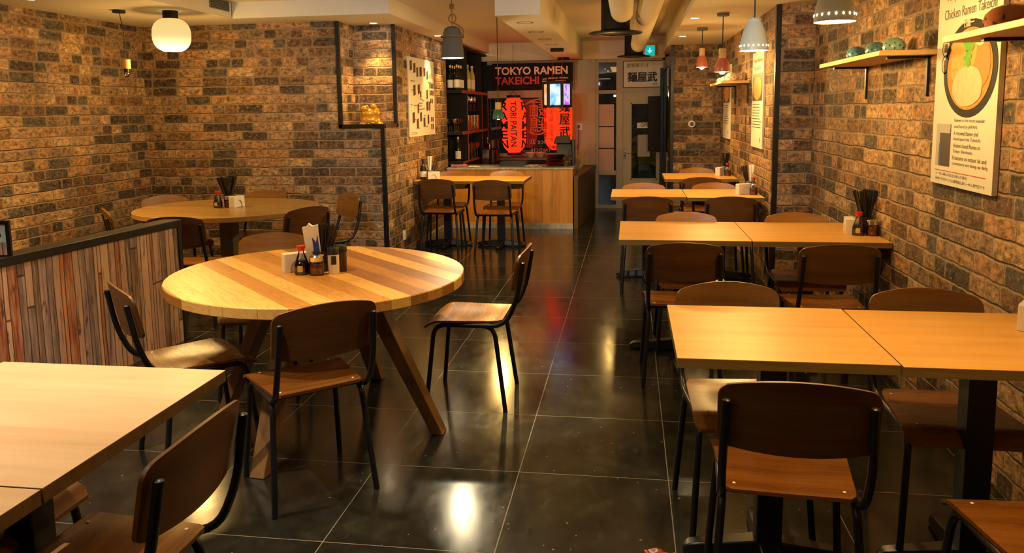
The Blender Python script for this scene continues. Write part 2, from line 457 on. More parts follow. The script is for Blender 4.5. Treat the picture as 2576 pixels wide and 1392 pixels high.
M['dkwood'] = wood('dark_side_boards', (.07, .04, .015), (.10, .058, .022), (.13, .078, .03), .5, 'z', 1.)
M['cream'] = flat('cream_frame_paint', (.40, .36, .26), .55, var=.05)
M['night'] = glass('window_glass', (.9, .92, .9), .01, .2)
M['cap_red'] = flat('red_plastic', (.62, .02, .012), .35)
M['soy'] = flat('soy_sauce', (.02, .009, .004), .08)
M['chili'] = flat('chili_oil', (.22, .03, .008), .1)
M['clear'] = glass('clear_glass', (.95, .95, .92), .03, .3)
M['green_glass'] = flat('dark_bottle_glass', (.012, .014, .009), .08)
M['chrome'] = flat('chrome', (.7, .68, .62), .15, 1.)
M['white_pl'] = flat('white_plastic', (.78, .76, .7), .4, var=.03)
M['black_pl'] = flat('black_plastic', (.012, .012, .012), .4)
M['paper'] = flat('white_paper', (.8, .77, .7), .8, var=.04)
M['label_y'] = flat('yellow_label', (.6, .45, .06), .6)
M['blue'] = flat('blue_print', (.03, .05, .3), .6)
M['grey_cer'] = flat('grey_concrete', (.10, .11, .125), .7, var=.15)
M['rope'] = flat('jute_rope', (.24, .15, .05), .9)
M['bamboo'] = wood('light_wood_cap', (.5, .3, .1), (.6, .38, .14), (.68, .45, .18), .5, 'z', 2.)
M['teal'] = flat('green_ceramic', (.02, .12, .08), .35)
M['coral'] = flat('coral_ceramic', (.48, .13, .08), .3)
M['white_cer'] = flat('white_ceramic', (.62, .76, .82), .3, var=.04)
M['blue_cer'] = flat('blue_ceramic', (.12, .30, .40), .3)
M['mint_cer'] = flat('mint_ceramic', (.27, .50, .48), .3)
M['brown_cer'] = flat('red_brown_ceramic', (.34, .12, .055), .22)
M['cream_cer'] = flat('cream_ceramic', (.6, .54, .42), .3)
M['hole'] = flat('dark_hole', (.02, .012, .008), .7)
M['bulb'] = glow('warm_bulb', (1., .72, .36), 40.)
M['bulb_w'] = glow('white_bulb', (1., .86, .66), 30.)
M['disc'] = glow('downlight_disc', (1., .74, .42), 70.)
def globe_mat():
    t = NT('opal_globe'); x, y, z = t.sep(t.coord())
    e = t.n('ShaderNodeEmission'); t.lk(t.ramp(t.math('DIVIDE', z, .27), [(.0, (1., .86, .55)), (.3, (1., .74, .3)), (1, (1., .66, .2))]), e.inputs[0])
    t.lk(t.ramp(t.math('DIVIDE', z, .27), [(.0, (1, 1, 1)), (.12, (.55, .55, .55)), (.35, (.28, .28, .28)), (1., (.2, .2, .2))]), e.inputs[1]) if False else None
    mr = t.n('ShaderNodeMapRange', interpolation_type='SMOOTHSTEP'); t.lk(z, mr.inputs[0]); mr.inputs[1].default_value = .0; mr.inputs[2].default_value = .14; mr.inputs[3].default_value = 1.9; mr.inputs[4].default_value = .78
    t.lk(mr.outputs[0], e.inputs[1]); t.lk(e.outputs[0], t.out.inputs[0]); return t.m
M['globe'] = globe_mat()
M['globe_low'] = glow('opal_globe_bottom', (1., .9, .62), 9.)
M['exit'] = glow('exit_sign_face', (.01, .5, .48), .75)
M['exit_w'] = glow('exit_sign_arrow', (.4, .95, .9), .85)
M['ink'] = flat('black_ink', (.012, .010, .010), .6)
M['ink_brown'] = flat('brown_ink', (.09, .05, .035), .6)
M['red_ink'] = flat('red_ink', (.5, .03, .015), .6)
M['cream_ink'] = flat('cream_ink', (.75, .55, .38), .6)
M['banner'] = flat('black_banner', (.010, .009, .012), .7, spec=.12)
M['poster'] = flat('poster_stock', (.72, .69, .6), .6, var=.02)
M['board_edge'] = flat('board_edge', (.4, .35, .25), .8)
M['gold'] = flat('gold_paint', (.75, .36, .04), .3, .35)
M['shelf_edge_lit'] = flat('red_lit_edge', (.3, .075, .03), .4)  # orange light on the shelf edges, put into their colour
M['black_wood'] = flat('black_stained_wood', (.010, .008, .007), .6, spec=.2)
M['pale_bottle'] = flat('pale_liquor', (.5, .45, .16), .2)
M['gold_foil'] = flat('gold_foil', (.6, .4, .1), .3, .8)
M['lantern'] = paperglow('red_lantern_paper', (1., .03, .006), 1.2)
M['pic_blue'] = panelglow('lit_panel_blue', (.05, .38, .75), (.4, .75, .95), (.9, 1., 1.), .95, 9.)
M['pic_violet'] = panelglow('lit_panel_violet', (.22, .03, .6), (.8, .6, 1.), (.6, .08, .7), .95, 12.)
M['pic_orange'] = panelglow('lit_panel_orange', (.9, .16, .05), (1., .65, .35), (.9, .3, .1), .95, 12.)

# ------------------------------------------------------------------ camera
cam = bpy.data.cameras.new('camera'); co = bpy.data.objects.new('camera', cam); COL.objects.link(co); S.camera = co
FPX, YAW, PITCH, ROLL, HC = 1956.5583, .1506, .1252, .0137, 1.4685
cam.sensor_width = 36.; cam.sensor_fit = 'HORIZONTAL'; cam.lens = FPX*36/2576; cam.shift_y = -170.8/2576; cam.clip_start = .05
f = Vector((-math.sin(YAW)*math.cos(PITCH), math.cos(YAW)*math.cos(PITCH), -math.sin(PITCH)))
r0 = Vector((math.cos(YAW), math.sin(YAW), 0)); d0 = f.cross(r0)
rr = r0*math.cos(ROLL)+d0*math.sin(ROLL); dd = d0*math.cos(ROLL)-r0*math.sin(ROLL)
co.matrix_world = Matrix(((rr.x, -dd.x, -f.x, 0), (rr.y, -dd.y, -f.y, 0), (rr.z, -dd.z, -f.z, HC), (0, 0, 0, 1)))

# ================================================================== ROOM
ZL, ZH, ZR, ZB = 2.32, 2.46, 2.25, 2.2           # low alcove ceiling, main ceiling, right soffit, beam underside
struct(G().box(-6, 3, -3.2, 11.8, -.1, 0), 'floor', M['floor'])
struct(G().box(-6, 3, 11.8, 19, -.12, -.02), 'pavement', flat('asphalt', (.03, .03, .03), .8))
XL, XW, XF, XB = -4.69, -2.28, 1.40, 1.12
YA, YJ, YE = 7.08, 6.34, 10.0
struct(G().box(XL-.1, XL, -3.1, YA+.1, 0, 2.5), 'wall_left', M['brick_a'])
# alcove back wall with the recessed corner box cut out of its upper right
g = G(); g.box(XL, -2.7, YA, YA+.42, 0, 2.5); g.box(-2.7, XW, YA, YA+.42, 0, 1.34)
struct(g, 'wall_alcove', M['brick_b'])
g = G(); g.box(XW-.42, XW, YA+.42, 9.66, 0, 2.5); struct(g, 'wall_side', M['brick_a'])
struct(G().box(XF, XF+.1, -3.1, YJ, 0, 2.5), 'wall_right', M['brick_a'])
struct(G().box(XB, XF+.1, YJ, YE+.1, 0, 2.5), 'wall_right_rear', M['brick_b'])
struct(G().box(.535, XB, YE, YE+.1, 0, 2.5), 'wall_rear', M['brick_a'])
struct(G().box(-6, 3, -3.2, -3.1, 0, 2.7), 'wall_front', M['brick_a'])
struct(G().box(-2.62, -2.52, 9.66, 11.8, 0, 2.5), 'wall_kitchen', M['black_wood'])
# ceilings
g = G(); g.box(XL-.1, XF+.1, -3.1, 11.8, ZH, ZH+.1); struct(g, 'ceiling', M['ceil'])
g = G(); g.prism([(XL, -3.1), (-3.52, -3.1), (-3.52, 6.67), (-2.065, 6.67), (-2.065, 11.7), (XL, 11.7)], ZL, ZH, 'z'); struct(g, 'ceiling_alcove', M['ceil'])
struct(G().box(.47, XF, -3.1, 11.7, ZR, ZH), 'ceiling_right', M['ceil'])
struct(G().box(-1.035, -.68, 6.08, 11.65, ZB, ZH), 'ceiling_beam', M['ceil'])
struct(G().box(-3.51, -2.066, 6.655, 6.672, ZL, ZH), 'trim_1', M['white'])
struct(G().box(-1.034, -.681, 6.07, 6.082, ZB, ZH), 'trim_2', M['white'])
struct(G().box(-2.52, .5, 11.55, 11.75, ZB, ZH), 'ceiling_header', M['ceil'])
# black steel corner trims
t = .032
g = G(); g.box(XW-t, XW+.004, YA-.006, YA+.006, 0, 1.34); g.box(XW-.004, XW+.006, YA, YA+.03, 0, 1.34); struct(g, 'trim_3', M['steel'])
g = G()
g.box(-2.72, -2.685, YA-.012, YA+.02, 1.33, ZL); g.box(-2.72, XW+.012, YA-.012, YA+.02, 1.325, 1.362)
g.box(XW-.02, XW+.012, YA, YA+.42, 1.325, 1.362); g.box(XW-.02, XW+.012, YA+.385, YA+.42, 1.33, ZL)
struct(g, 'trim_4', M['steel'])
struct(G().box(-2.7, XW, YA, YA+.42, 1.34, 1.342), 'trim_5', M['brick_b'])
g = G(); g.box(XB-.008, XB+.03, YJ-.008, YJ+.04, 0, ZR); struct(g, 'trim_6', M['steel'])
struct(G().box(.505, .545, YE-.012, YE+.1, 0, ZR), 'trim_7', M['steel'])
struct(G().box(XW, XW+.012, 8.5, 9.56, 0, .07), 'baseboard_left', M['marble'])
# glazed screen beside the passage
g = G(); g.box(.435, .475, 11.5, 11.58, 0, 2.05); g.box(.47, .5, 10.1, 11.5, 2.0, 2.05); g.box(.47, .5, 10.1, 11.5, 0, .08)
fr = struct(g, 'window_1', M['steel'])
o = G().box(.482, .488, 10.1, 11.5, .08, 2.0).obj('pane', glass('screen_glass', (.25, .22, .2), .02, .8), fr)

# facade
YF = 11.7
def frame(g, x0, x1, z0, z1, w, y0=YF-.04, y1=YF+.05):
    g.box(x0, x0+w, y0, y1, z0, z1); g.box(x1-w, x1, y0, y1, z0, z1); g.box(x0+w, x1-w, y0, y1, z0, z0+w); g.box(x0+w, x1-w, y0, y1, z1-w, z1)
g = G(); frame(g, -.50, -.15, .0, 2.2, .045); g.box(-.46, -.19, YF-.04, YF+.05, 1.70, 1.75); g.box(-.46, -.19, YF-.04, YF+.05, .50, .56)
w = struct(g, 'window_2', M['cream'])
G().box(-.46, -.19, YF, YF+.006, .04, 2.16).obj('pane', M['night'], w)
g = G(); g.box(-.15, -.1, YF-.04, YF+.05, 0, 2.2); g.box(-.1, .5, YF-.04, YF+.05, 1.72, 1.78); g.box(-.1, .5, YF-.04, YF+.05, 2.17, 2.2); g.box(.47, .5, YF-.04, YF+.05, 0, 2.2)
struct(g, 'trim_8', M['cream'])
g = G(); g.box(-.1, .03, YF-.025, YF+.02, .01, 1.72); g.box(.39, .47, YF-.025, YF+.02, .01, 1.72); g.box(.03, .39, YF-.025, YF+.02, 1.545, 1.72); g.box(.03, .39, YF-.025, YF+.02, .01, .445)
g.box(.015, .03, YF-.035, YF-.02, .43, 1.56); g.box(.39, .405, YF-.035, YF-.02, .43, 1.56); g.box(.015, .405, YF-.035, YF-.02, .43, .445); g.box(.015, .405, YF-.035, YF-.02, 1.545, 1.56)
dr = struct(g, 'door_1', M['cream'])
G().box(.03, .39, YF, YF+.006, .445, 1.545).obj('pane', M['night'], dr)
g = G(); g.box(-.085, -.055, YF-.035, YF-.025, .74, .92); g.tube(fillet([(-.07, YF-.03, .84), (-.07, YF-.075, .84), (.02, YF-.075, .83)], .02), .008, 8); g.cyl((-.07, YF-.03, .77), .012, .03)
g.obj('door_handle', M['chrome'], dr)
struct(G().box(.5, 1.3, YF-.02, YF+.1, 0, 2.4), 'wall_facade_right', M['cream'])
struct(G().box(-.80, -.5, YF-.06, YF+.06, 0, 2.25), 'wall_facade', M['cream'])
# kitchen shop window
g = G(); frame(g, -2.5, -.80, .78, 2.2, .05); g.box(-2.45, -.85, YF-.05, YF+.05, 1.66, 1.77); g.box(-2.5, -.8, YF-.05, YF+.05, 0, .8)
w = struct(g, 'window_3', M['cream'])
G().box(-2.45, -.85, YF, YF+.006, .83, 2.15).obj('pane', M['night'], w)
# painted ring and mirrored lettering on that pane
g = G(); cx, cz = -1.37, 1.37
for k in range(48):
    a0, a1 = 2*PI*k/48-.3, 2*PI*(k+1)/48-.3
    if k > 44: continue
    w0 = .018+.012*math.sin(k*.4+1)**2
    g.add([(cx+r_*math.cos(a), YF-.004, cz+r_*math.sin(a)) for a, r_ in ((a0, .27), (a0, .27-w0), (a1, .27-w0), (a1, .27))], [(0, 1, 2, 3)])
mir = lambda p: Vector((2*cx-p.x, p.y, p.z))
put_text(g, '麺', cx-.13, cz+.0, width=.25, y=YF-.004, bold=.008, fn=mir); put_text(g, '鶏', cx-.13, cz-.24, width=.25, y=YF-.004, bold=.008, fn=mir)
g.obj('painted_emblem', flat('window_paint', (.75, .2, .06), .6), w)
g = G(); put_text(g, 'Since 2015', cx-.2, cz-.40, width=.42, y=YF-.004, fn=mir); put_text(g, 'TAKEICHI', cx-.2, cz-.52, width=.3, y=YF-.004, fn=mir)
g.obj('window_lettering', M['cream_ink'], w)
# sign panel over the door
s = thing('sign_panel', 'white panel with black brush-style kanji above the entrance door', 'sign', (0, YF-.045, 0))
G().box(-.09, .47, 0, .02, 1.79, 2.16).obj('board', M['poster'], s)
g = G(); put_text(g, '濃厚鶏そば', -.05, 2.07, width=.32, y=-.002); put_text(g, '麺屋武', -.03, 1.865, width=.42, height=.14, y=-.002, bold=.012); put_text(g, '店主', .33, 1.815, height=.035, y=-.002)
g.obj('lettering', M['ink'], s)
for k, (z0, z1, lb) in enumerate(((1.225, 1.545, 'topmost pale paper sheet taped inside the narrow window by the door'), (.90, 1.21, 'middle pale paper sheet taped inside the narrow window by the door'), (.56, .885, 'lowest pale paper sheet taped inside the narrow window by the door'))):
    tag(G().box(-.452, -.228, YF-.008, YF-.005, z0, z1).obj('paper_sheet', flat('pink_paper', (.55, .42, .36), .8)), lb, 'paper', 'sheets in the side window')
o = thing('open_sign', 'small white OPEN plate hanging inside the door glass', 'sign', (.13, YF-.012, 1.19))
G().box(-.02, .25, 0, .006, 0, .08).obj('plate', M['poster'], o); g = G(); put_text(g, 'OPEN', .03, .02, width=.17, y=-.001, bold=.02); g.obj('lettering', M['ink'], o)
tag(G().box(.12, .3, YF-.008, YF-.004, .77, 1.09).obj('paper_notice', flat('grey_notice', (.35, .33, .3), .8)), 'grey paper notice taped on the door glass below the OPEN plate', 'notice')
tag(G().box(.262, .437, 11.46, 11.505, .86, 1.65).obj('dark_board', M['black_wood'], bevel=.003), 'dark upright board beside the glass of the entrance door', 'board')
# exit sign
e = thing('exit_sign', 'lit green exit sign with a white down arrow near the entrance', 'sign', (.28, 11.45, 2.225))
G().box(-.075, .075, 0, .03, -.01, .15).obj('housing', M['white_pl'], e); G().box(-.068, .068, -.003, 0, 0, .14).obj('lit_face', M['exit'], e)
g = G(); g.add([(-.01, -.005, .11), (.01, -.005, .11), (.01, -.005, .06), (-.01, -.005, .06)], [(0, 1, 2, 3)]); g.add([(-.035, -.005, .068), (-.022, -.005, .078), (0, -.005, .052), (.022, -.005, .078), (.035, -.005, .068), (0, -.005, .03)], [(0, 1, 2, 5), (2, 3, 4, 5)])
g.obj('arrow', M['exit_w'], e)

# parked car outside
c = thing('parked_car', 'dull yellow car parked in the dark outside the entrance', 'car', (1.5, 13.0, 0))
prof = [(-2.0, .3), (-2.05, .55), (-1.9, .72), (-.95, .86), (-.35, 1.32), (1.2, 1.36), (1.9, .92), (2.3, .85), (2.35, .35)]
G().prism(prof, 0, 1.6).obj('body', flat('yellow_car_paint', (.42, .36, .01), .25), c, bevel=.05, seg=3)
G().prism([(-.85, .9), (-.33, 1.27), (.3, 1.3), (.3, .9)], -.01, 0).obj('side_window', M['green_glass'], c); G().prism([(.36, .9), (.36, 1.3), (1.15, 1.3), (1.65, .95)], -.01, 0).obj('side_window', M['green_glass'], c)
for x in (-1.25, 1.5):
    o = G().lathe([(0, 0), (.18, 0), (.29, .02), (.3, .1), (.3, .2), (0, .2)], 28).T(Matrix.Translation((x, -.02, .3)) @ Matrix.Rotation(-PI/2, 4, 'X')).obj('wheel', M['iron'], c)
    G().lathe([(0, 0), (.17, .0), (.17, .02), (0, .03)], 20).T(Matrix.Translation((x, -.03, .3)) @ Matrix.Rotation(-PI/2, 4, 'X')).obj('hubcap', M['grey_cer'], o)
for x in (-1.93,): G().ell((x+.06, .12, .62), (.1, .16, .07)).obj('headlight', M['chrome'], c)

# ================================================================== CHAIRS
def make_chair():
    t = thing('dining_chair', 'chair', 'chair')
    def seat(u, v, s):
        y = -.185+.39*v; hw = .168+.03*v
        k = max(0, (v-.82)/.18); e = max(0, (.1-v)/.1)
        hw *= 1-.12*max(k-.55, 0)**2*4-.10*e**2
        x = (2*u-1)*hw
        z = .447-.009*math.exp(-((2*u-1)/.55)**2-((v-.45)/.3)**2)-.034*k**1.8+.004*e
        return (x, y, z-.011*s)
    st = G().sheet(seat, 16, 18).obj('seat', M['seat'], t)
    def back(u, v, s):
        a = math.sin(PI/2*(2*u-1)); edge = 1-math.sqrt(max(0, 1-max(0, (abs(a)-.86)/.14)**2))
        zt = .800-.030*a*a-.030*edge; zb = .604-.014*(1-a*a)+.022*edge
        z = zb+(zt-zb)*v; x = .195*a
        y = -.232-.03*(1-a*a)-(z-.6)*.2
        return (x, y-.010*s, z)
    bk = G().sheet(back, 26, 8).obj('backrest', M['back'], t)
    bk.data.materials.append(M['front'])                 # lighter colour on the side one leans against
    for i in range(0, 2*26*8, 2): bk.data.polygons[i].material_index = 1
    for sx in (-1, 1):
        G().tube(fillet([(sx*.168, .0, .421), (sx*.172, .155, .421), (sx*.2, .2, .0)], .06), .0115, 10).obj('leg', M['tube'], t)
        G().tube(fillet([(sx*.168, .0, .421), (sx*.172, -.145, .421), (sx*.2, -.2, .0)], .06), .0115, 10).obj('leg', M['tube'], t)
        p = G().tube(fillet([(sx*.174, .12, .423), (sx*.178, -.2, .423), (sx*.181, -.262, .56), (sx*.174, -.292, .735)], .07), .0115, 10).obj('back_post', M['tube'], t)
        G().ell((sx*.174, -.292, .737), (.0118, .0118, .007), 10, 5).obj('end_cap', M['black_pl'], p)
    for y in (.1, -.13): G().tube([(-.168, y, .424), (.168, y, .424)], .009, 8).obj('cross_bar', M['tube'], t)
    for sx in (-1, 1):
        for y in (-.14, .13): G().ell((sx*.142, y, .4475), (.005, .005, .002), 8, 4).obj('rivet', M['white_pl'], st)
    return t
chair = Proto(make_chair())
GC = {'a': 'chairs at the striped round table', 'b': 'chairs at the brown round table', 'w': 'chairs along the right brick wall', 'k': 'chairs at the table by the counter', 'f': 'chairs at the pale foreground table'}
CH = [  # x, y, heading, group, label
 (.44, 2.22, -4, 'w', 'nearest right-hand chair seen from behind, its back covering the front table\'s aisle half'),
 (.398, 2.745, 185, 'w', 'chair facing us behind the aisle half of the nearest right-hand table'),
 (1.068, 2.70, 179, 'w', 'chair facing us behind the wall half of the nearest right-hand table'),
 (1.03, 1.93, 4, 'w', 'chair cut off by the bottom right corner, only its seat and post showing'),
 (.276, 4.242, 1, 'w', 'chair seen from behind at the aisle half of the second right-hand table'),
 (1.018, 4.236, 2, 'w', 'chair seen from behind at the wall half of the second right-hand table'),
 (.37, 4.835, 181, 'w', 'chair facing us behind the aisle half of the second right-hand table'),
 (1.055, 4.845, 181, 'w', 'chair facing us behind the second right-hand table, beside the sauce bottles'),
 (.143, 6.35, 0, 'w', 'chair seen from behind at the aisle half of the third right-hand table'),
 (.775, 6.358, -1, 'w', 'chair seen from behind at the wall half of the third right-hand table'),
 (.13, 6.885, 180, 'w', 'chair facing us behind the aisle half of the third right-hand table'),
 (.765, 6.915, 182, 'w', 'chair facing us behind the wall half of the third right-hand table'),
 (.708, 8.086, -1, 'w', 'chair seen from behind at the rearmost right-hand table'),
 (.755, 8.76, 180, 'w', 'chair facing us behind the rearmost right-hand table by the far brick wall'),
 (-1.932, 7.9, 0, 'k', 'chair seen from behind at the counter-side table, next to the brick wall'),
 (-1.335, 7.774, -1, 'k', 'chair seen from behind at the counter-side table, farther from the brick wall'),
 (-1.99, 8.39, 178, 'k', 'chair against the counter front, facing us, next to the brick wall'),
 (-1.365, 8.385, 180, 'k', 'chair against the counter front, facing us, farther from the brick wall'),
 (-1.259, 2.804, 41.7, 'a', 'chair seen from behind in front of the striped round table'),
 (-.797, 3.826, 90, 'a', 'chair standing in the aisle right of the striped round table, seat shining'),
 (-1.85, 3.015, -43, 'a', 'chair left of the striped round table, beside the lath-clad low wall'),
 (-1.93, 3.83, 192, 'a', 'chair tucked behind the striped round table, half hidden by its sauces'),
 (-3.655, 5.855, 235, 'b', 'leftmost chair whose pale back rises behind the brown round table'),
 (-3.16, 6.165, 184, 'b', 'chair behind the brown round table, back against the alcove brick wall'),
 (-2.53, 6.06, 136, 'b', 'chair turned sideways at the right end of the brown round table'),
 (-2.55, 5.46, 60, 'b', 'chair seen from behind at the near right of the brown round table'),
 (-3.06, 5.04, 10, 'b', 'chair seen from behind just past the end of the low wall'),
 (-3.59, 5.35, -50, 'b', 'chair seen edge-on over the low wall, by the left brick wall'),
 (-1.225, 1.535, 90, 'f', 'near chair with its back to the aisle at the pale foreground table'),
 (-1.185, .90, 90, 'f', 'chair whose back just shows in the bottom left corner'),
 (-1.705, 1.69, -90, 'f', 'chair under the pale foreground table, only its seat edge showing'),
]
for x, y, a, gk, lb in CH: chair(lb, (x, y, 0), R(a), GC[gk])

# ================================================================== TABLES
def make_base(parent, h, arm=.27, cw=.08, oy=0.):
    n0 = len(parent.children)
    G().box(-cw/2, cw/2, -cw/2, cw/2, .05, h).obj('column', M['iron'], parent, bevel=.004)
    g = G()
    for k in range(4):
        a = k*PI/2; d = Vector((math.cos(a), math.sin(a), 0)); n = Vector((-d.y, d.x, 0))
        def sec(s, w, z): return [d*s+n*w+Vector((0, 0, .008)), d*s-n*w+Vector((0, 0, .008)), d*s-n*w*.75+Vector((0, 0, z)), d*s+n*w*.75+Vector((0, 0, z))]
        ss = [(.0, .045, .075), (.08, .04, .065), (arm-.06, .032, .048), (arm-.02, .028, .042), (arm, .016, .026)]
        vs = sum([sec(*q) for q in ss], []); m = len(ss)
        fs = [(i*4+j, i*4+(j+1) % 4, (i+1)*4+(j+1) % 4, (i+1)*4+j) for i in range(m-1) for j in range(4)]+[(3, 2, 1, 0), tuple((m-1)*4+j for j in range(4))]
        g.add(vs, fs)
    b = g.obj('base', M['iron'], parent, bevel=.004)
    g = G()
    for k in range(4): g.cyl(((arm-.035)*math.cos(k*PI/2), (arm-.035)*math.sin(k*PI/2), 0), .016, .012, 10)
    g.obj('glides', M['black_pl'], b)
    G().box(-.18, .18, -.18, .18, h-.006, h).obj('top_plate', M['iron'], parent)
    for o in parent.children:
        if o.name.split('.')[0] in ('column', 'base', 'top_plate'): o.location.y = oy
def square_table(x0, x1, y0, y1, label, grp, z=.74, th=.03, top='oak', arm=.27, name='square_table', oy=0.):
    cx, cy = (x0+x1)/2, (y0+y1)/2
    t = thing(name, label, 'table', (cx, cy, 0), 0, grp)
    a, b = (x1-x0)/2-.0015, (y1-y0)/2
    tp = G().box(-a, a, -b, b, z-.0015, z).obj('tabletop', M[top], t)
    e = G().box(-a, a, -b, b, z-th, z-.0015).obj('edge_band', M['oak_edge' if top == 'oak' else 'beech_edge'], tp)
    make_base(t, z-th, arm, oy=oy)
    return t
GW = 'square tables along the right brick wall'
square_table(.141, .763, 2.262, 2.896, 'aisle half of the nearest right-hand table pair, light oak', GW, oy=-.09)
square_table(.764, 1.385, 2.248, 2.885, 'wall half of the nearest right-hand table pair, holding a white napkin holder', GW, oy=-.05)
square_table(-.058, .67, 4.362, 5.10, 'aisle half of the second right-hand table pair, light oak', GW, arm=.3)
square_table(.671, 1.395, 4.356, 5.10, 'wall half of the second right-hand table pair, carrying soy bottle and black chopsticks', GW, arm=.3)
square_table(-.154, .469, 6.525, 7.16, 'aisle half of the third right-hand table pair, light oak', GW, z=.742)
square_table(.472, 1.09, 6.505, 7.18, 'wall half of the third right-hand table pair, carrying chopsticks in a green cup', GW)
square_table(.366, 1.11, 8.245, 8.985, 'rearmost single light oak table by the far brick wall', GW, arm=.3)
GK = 'square tables at the counter'
square_table(-2.275, -1.68, 8.0, 8.64, 'light oak table against the side wall, carrying the dark tall bottle', GK, top='oak')
square_table(-1.679, -1.085, 8.0, 8.64, 'light oak table in front of the counter, its top empty', GK, top='oak')
GF = 'pale tables in the left foreground'
square_table(-1.86, -1.143, 1.302, 2.011, 'big pale wooden table in the left foreground', GF, top='beech', th=.032)
square_table(-1.86, -1.143, .585, 1.296, 'second pale table joined to it, only a corner at the left edge', GF, top='beech', th=.032)

# striped round table
t = thing('round_table', 'large round table of striped wood strips on four splayed timber legs', 'table', (-1.426, 3.371, 0), R(45.8))
n = 72; A, B = .704, .66
pr = [(0, .74), (1., .74), (1.0, .694), (.0, .694)]
g = G(); vs = []; ra = R(-45.8)
ring = []
for k in range(n):
    a = 2*PI*k/n; v = Vector((A*math.cos(a)*-.76-B*math.sin(a)*.65, A*math.cos(a)*.65+B*math.sin(a)*-.76, 0))
    ring.append(Matrix.Rotation(ra, 3, 'Z') @ v)
g.prism([(p.x, p.y) for p in ring], .694, .74, 'z'); g.obj('tabletop', M['butcher'], t, bevel=.004)
inv = Matrix.Rotation(ra, 3, 'Z')
for fx, fy in ((-.861, 3.343), (-1.486, 2.831), (-1.38, 4.02), (-2.0, 3.51)):
    f0 = inv @ Vector((fx+1.426, fy-3.371, 0)); tp = f0*.40; tp.z = .694; dirn = Vector((f0.x, f0.y, 0)).normalized(); nn = Vector((-dirn.y, dirn.x, 0))
    f0.z = 0
    vs = []
    for b, w, dpt in ((f0, .034, .028), (tp, .045, .042)):
        vs += [b+nn*w+dirn*dpt, b-nn*w+dirn*dpt, b-nn*w-dirn*dpt, b+nn*w-dirn*dpt]
    G().add(vs, [(3, 2, 1, 0), (4, 5, 6, 7), (0, 1, 5, 4), (1, 2, 6, 5), (2, 3, 7, 6), (3, 0, 4, 7)]).obj('leg', M['leg_oak'], t, bevel=.004)
G().bar((-.26, -.26, .67), (.26, .26, .67), .07, .05).bar((-.26, .26, .67), (.26, -.26, .67), .07, .049).obj('under_frame', M['leg_oak'], t)
# brown round table in the alcove
t = thing('round_table', 'brown round pedestal table in the brick alcove', 'table', (-3.152, 5.73, 0))
g = G(); g.prism([(.712*math.cos(2*PI*k/72), .655*math.sin(2*PI*k/72)) for k in range(72)], .70, .74, 'z'); g.obj('tabletop', M['brown_top'], t, bevel=.004)
G().box(-.055, .055, -.055, .055, .03, .70).obj('column', M['olive'], t, bevel=.004)
G().lathe([(0, 0), (.27, 0), (.27, .012), (.1, .03), (0, .03)], 32).obj('base', M['olive'], t)

# ================================================================== LOW WALL
d = Vector((.102, 1.307, 0)).normalized(); ang = math.atan2(d.y, d.x)-PI/2
lw = struct(G().box(-.1, 0, -3.2, 0, 0, .755), 'wall_low', M['planks'], loc=(-2.884, 4.585, 0), rz=ang)
g = G(); g.box(-.112, .012, -3.2, .012, .755, .80); g.box(-.112, .012, .0, .03, 0, .80); o = g.obj('cap_rail', flat('black_cap', (.022, .021, .02), .32), lw, bevel=.003)
# toilet sign on the cap
s = thing('toilet_sign', 'black framed toilet sign with man and woman figures standing on the low wall', 'sign', (-2.968, 3.325, .80), R(12))
g = G(); g.box(-.19, -.172, -.008, .008, 0, .175); g.box(-.018, 0, -.008, .008, 0, .175); g.box(-.172, -.018, -.008, .008, .157, .175); g.box(-.172, -.018, -.008, .008, 0, .006)
g.obj('frame', M['steel'], s)
G().box(-.172, -.018, -.002, .004, .068, .157).obj('pictogram_panel', flat('pale_blue_panel', (.45, .55, .55), .5), s)
G().box(-.172, -.018, -.002, .004, .006, .068).obj('lower_panel', M['planks'], s)
for x, w in ((-.06, 1), (-.125, 0)):
    g = G(); g.add([(x+.0085*math.cos(2*PI*k/14), -.004, .14+.0085*math.sin(2*PI*k/14)) for k in range(14)], [tuple(range(14))])
    if w: g.add([(x-.01, -.004, .129), (x+.01, -.004, .129), (x+.02, -.004, .097), (x-.02, -.004, .097)], [(0, 1, 2, 3)])
    else: g.add([(x-.016, -.004, .129), (x+.016, -.004, .129), (x+.013, -.004, .097), (x-.013, -.004, .097)], [(0, 1, 2, 3)])
    for q in (-.006, .006): g.add([(x+q-.004, -.004, .1), (x+q+.004, -.004, .1), (x+q+.004, -.004, .074), (x+q-.004, -.004, .074)], [(0, 1, 2, 3)])
    g.obj('figure', M['ink'], s)

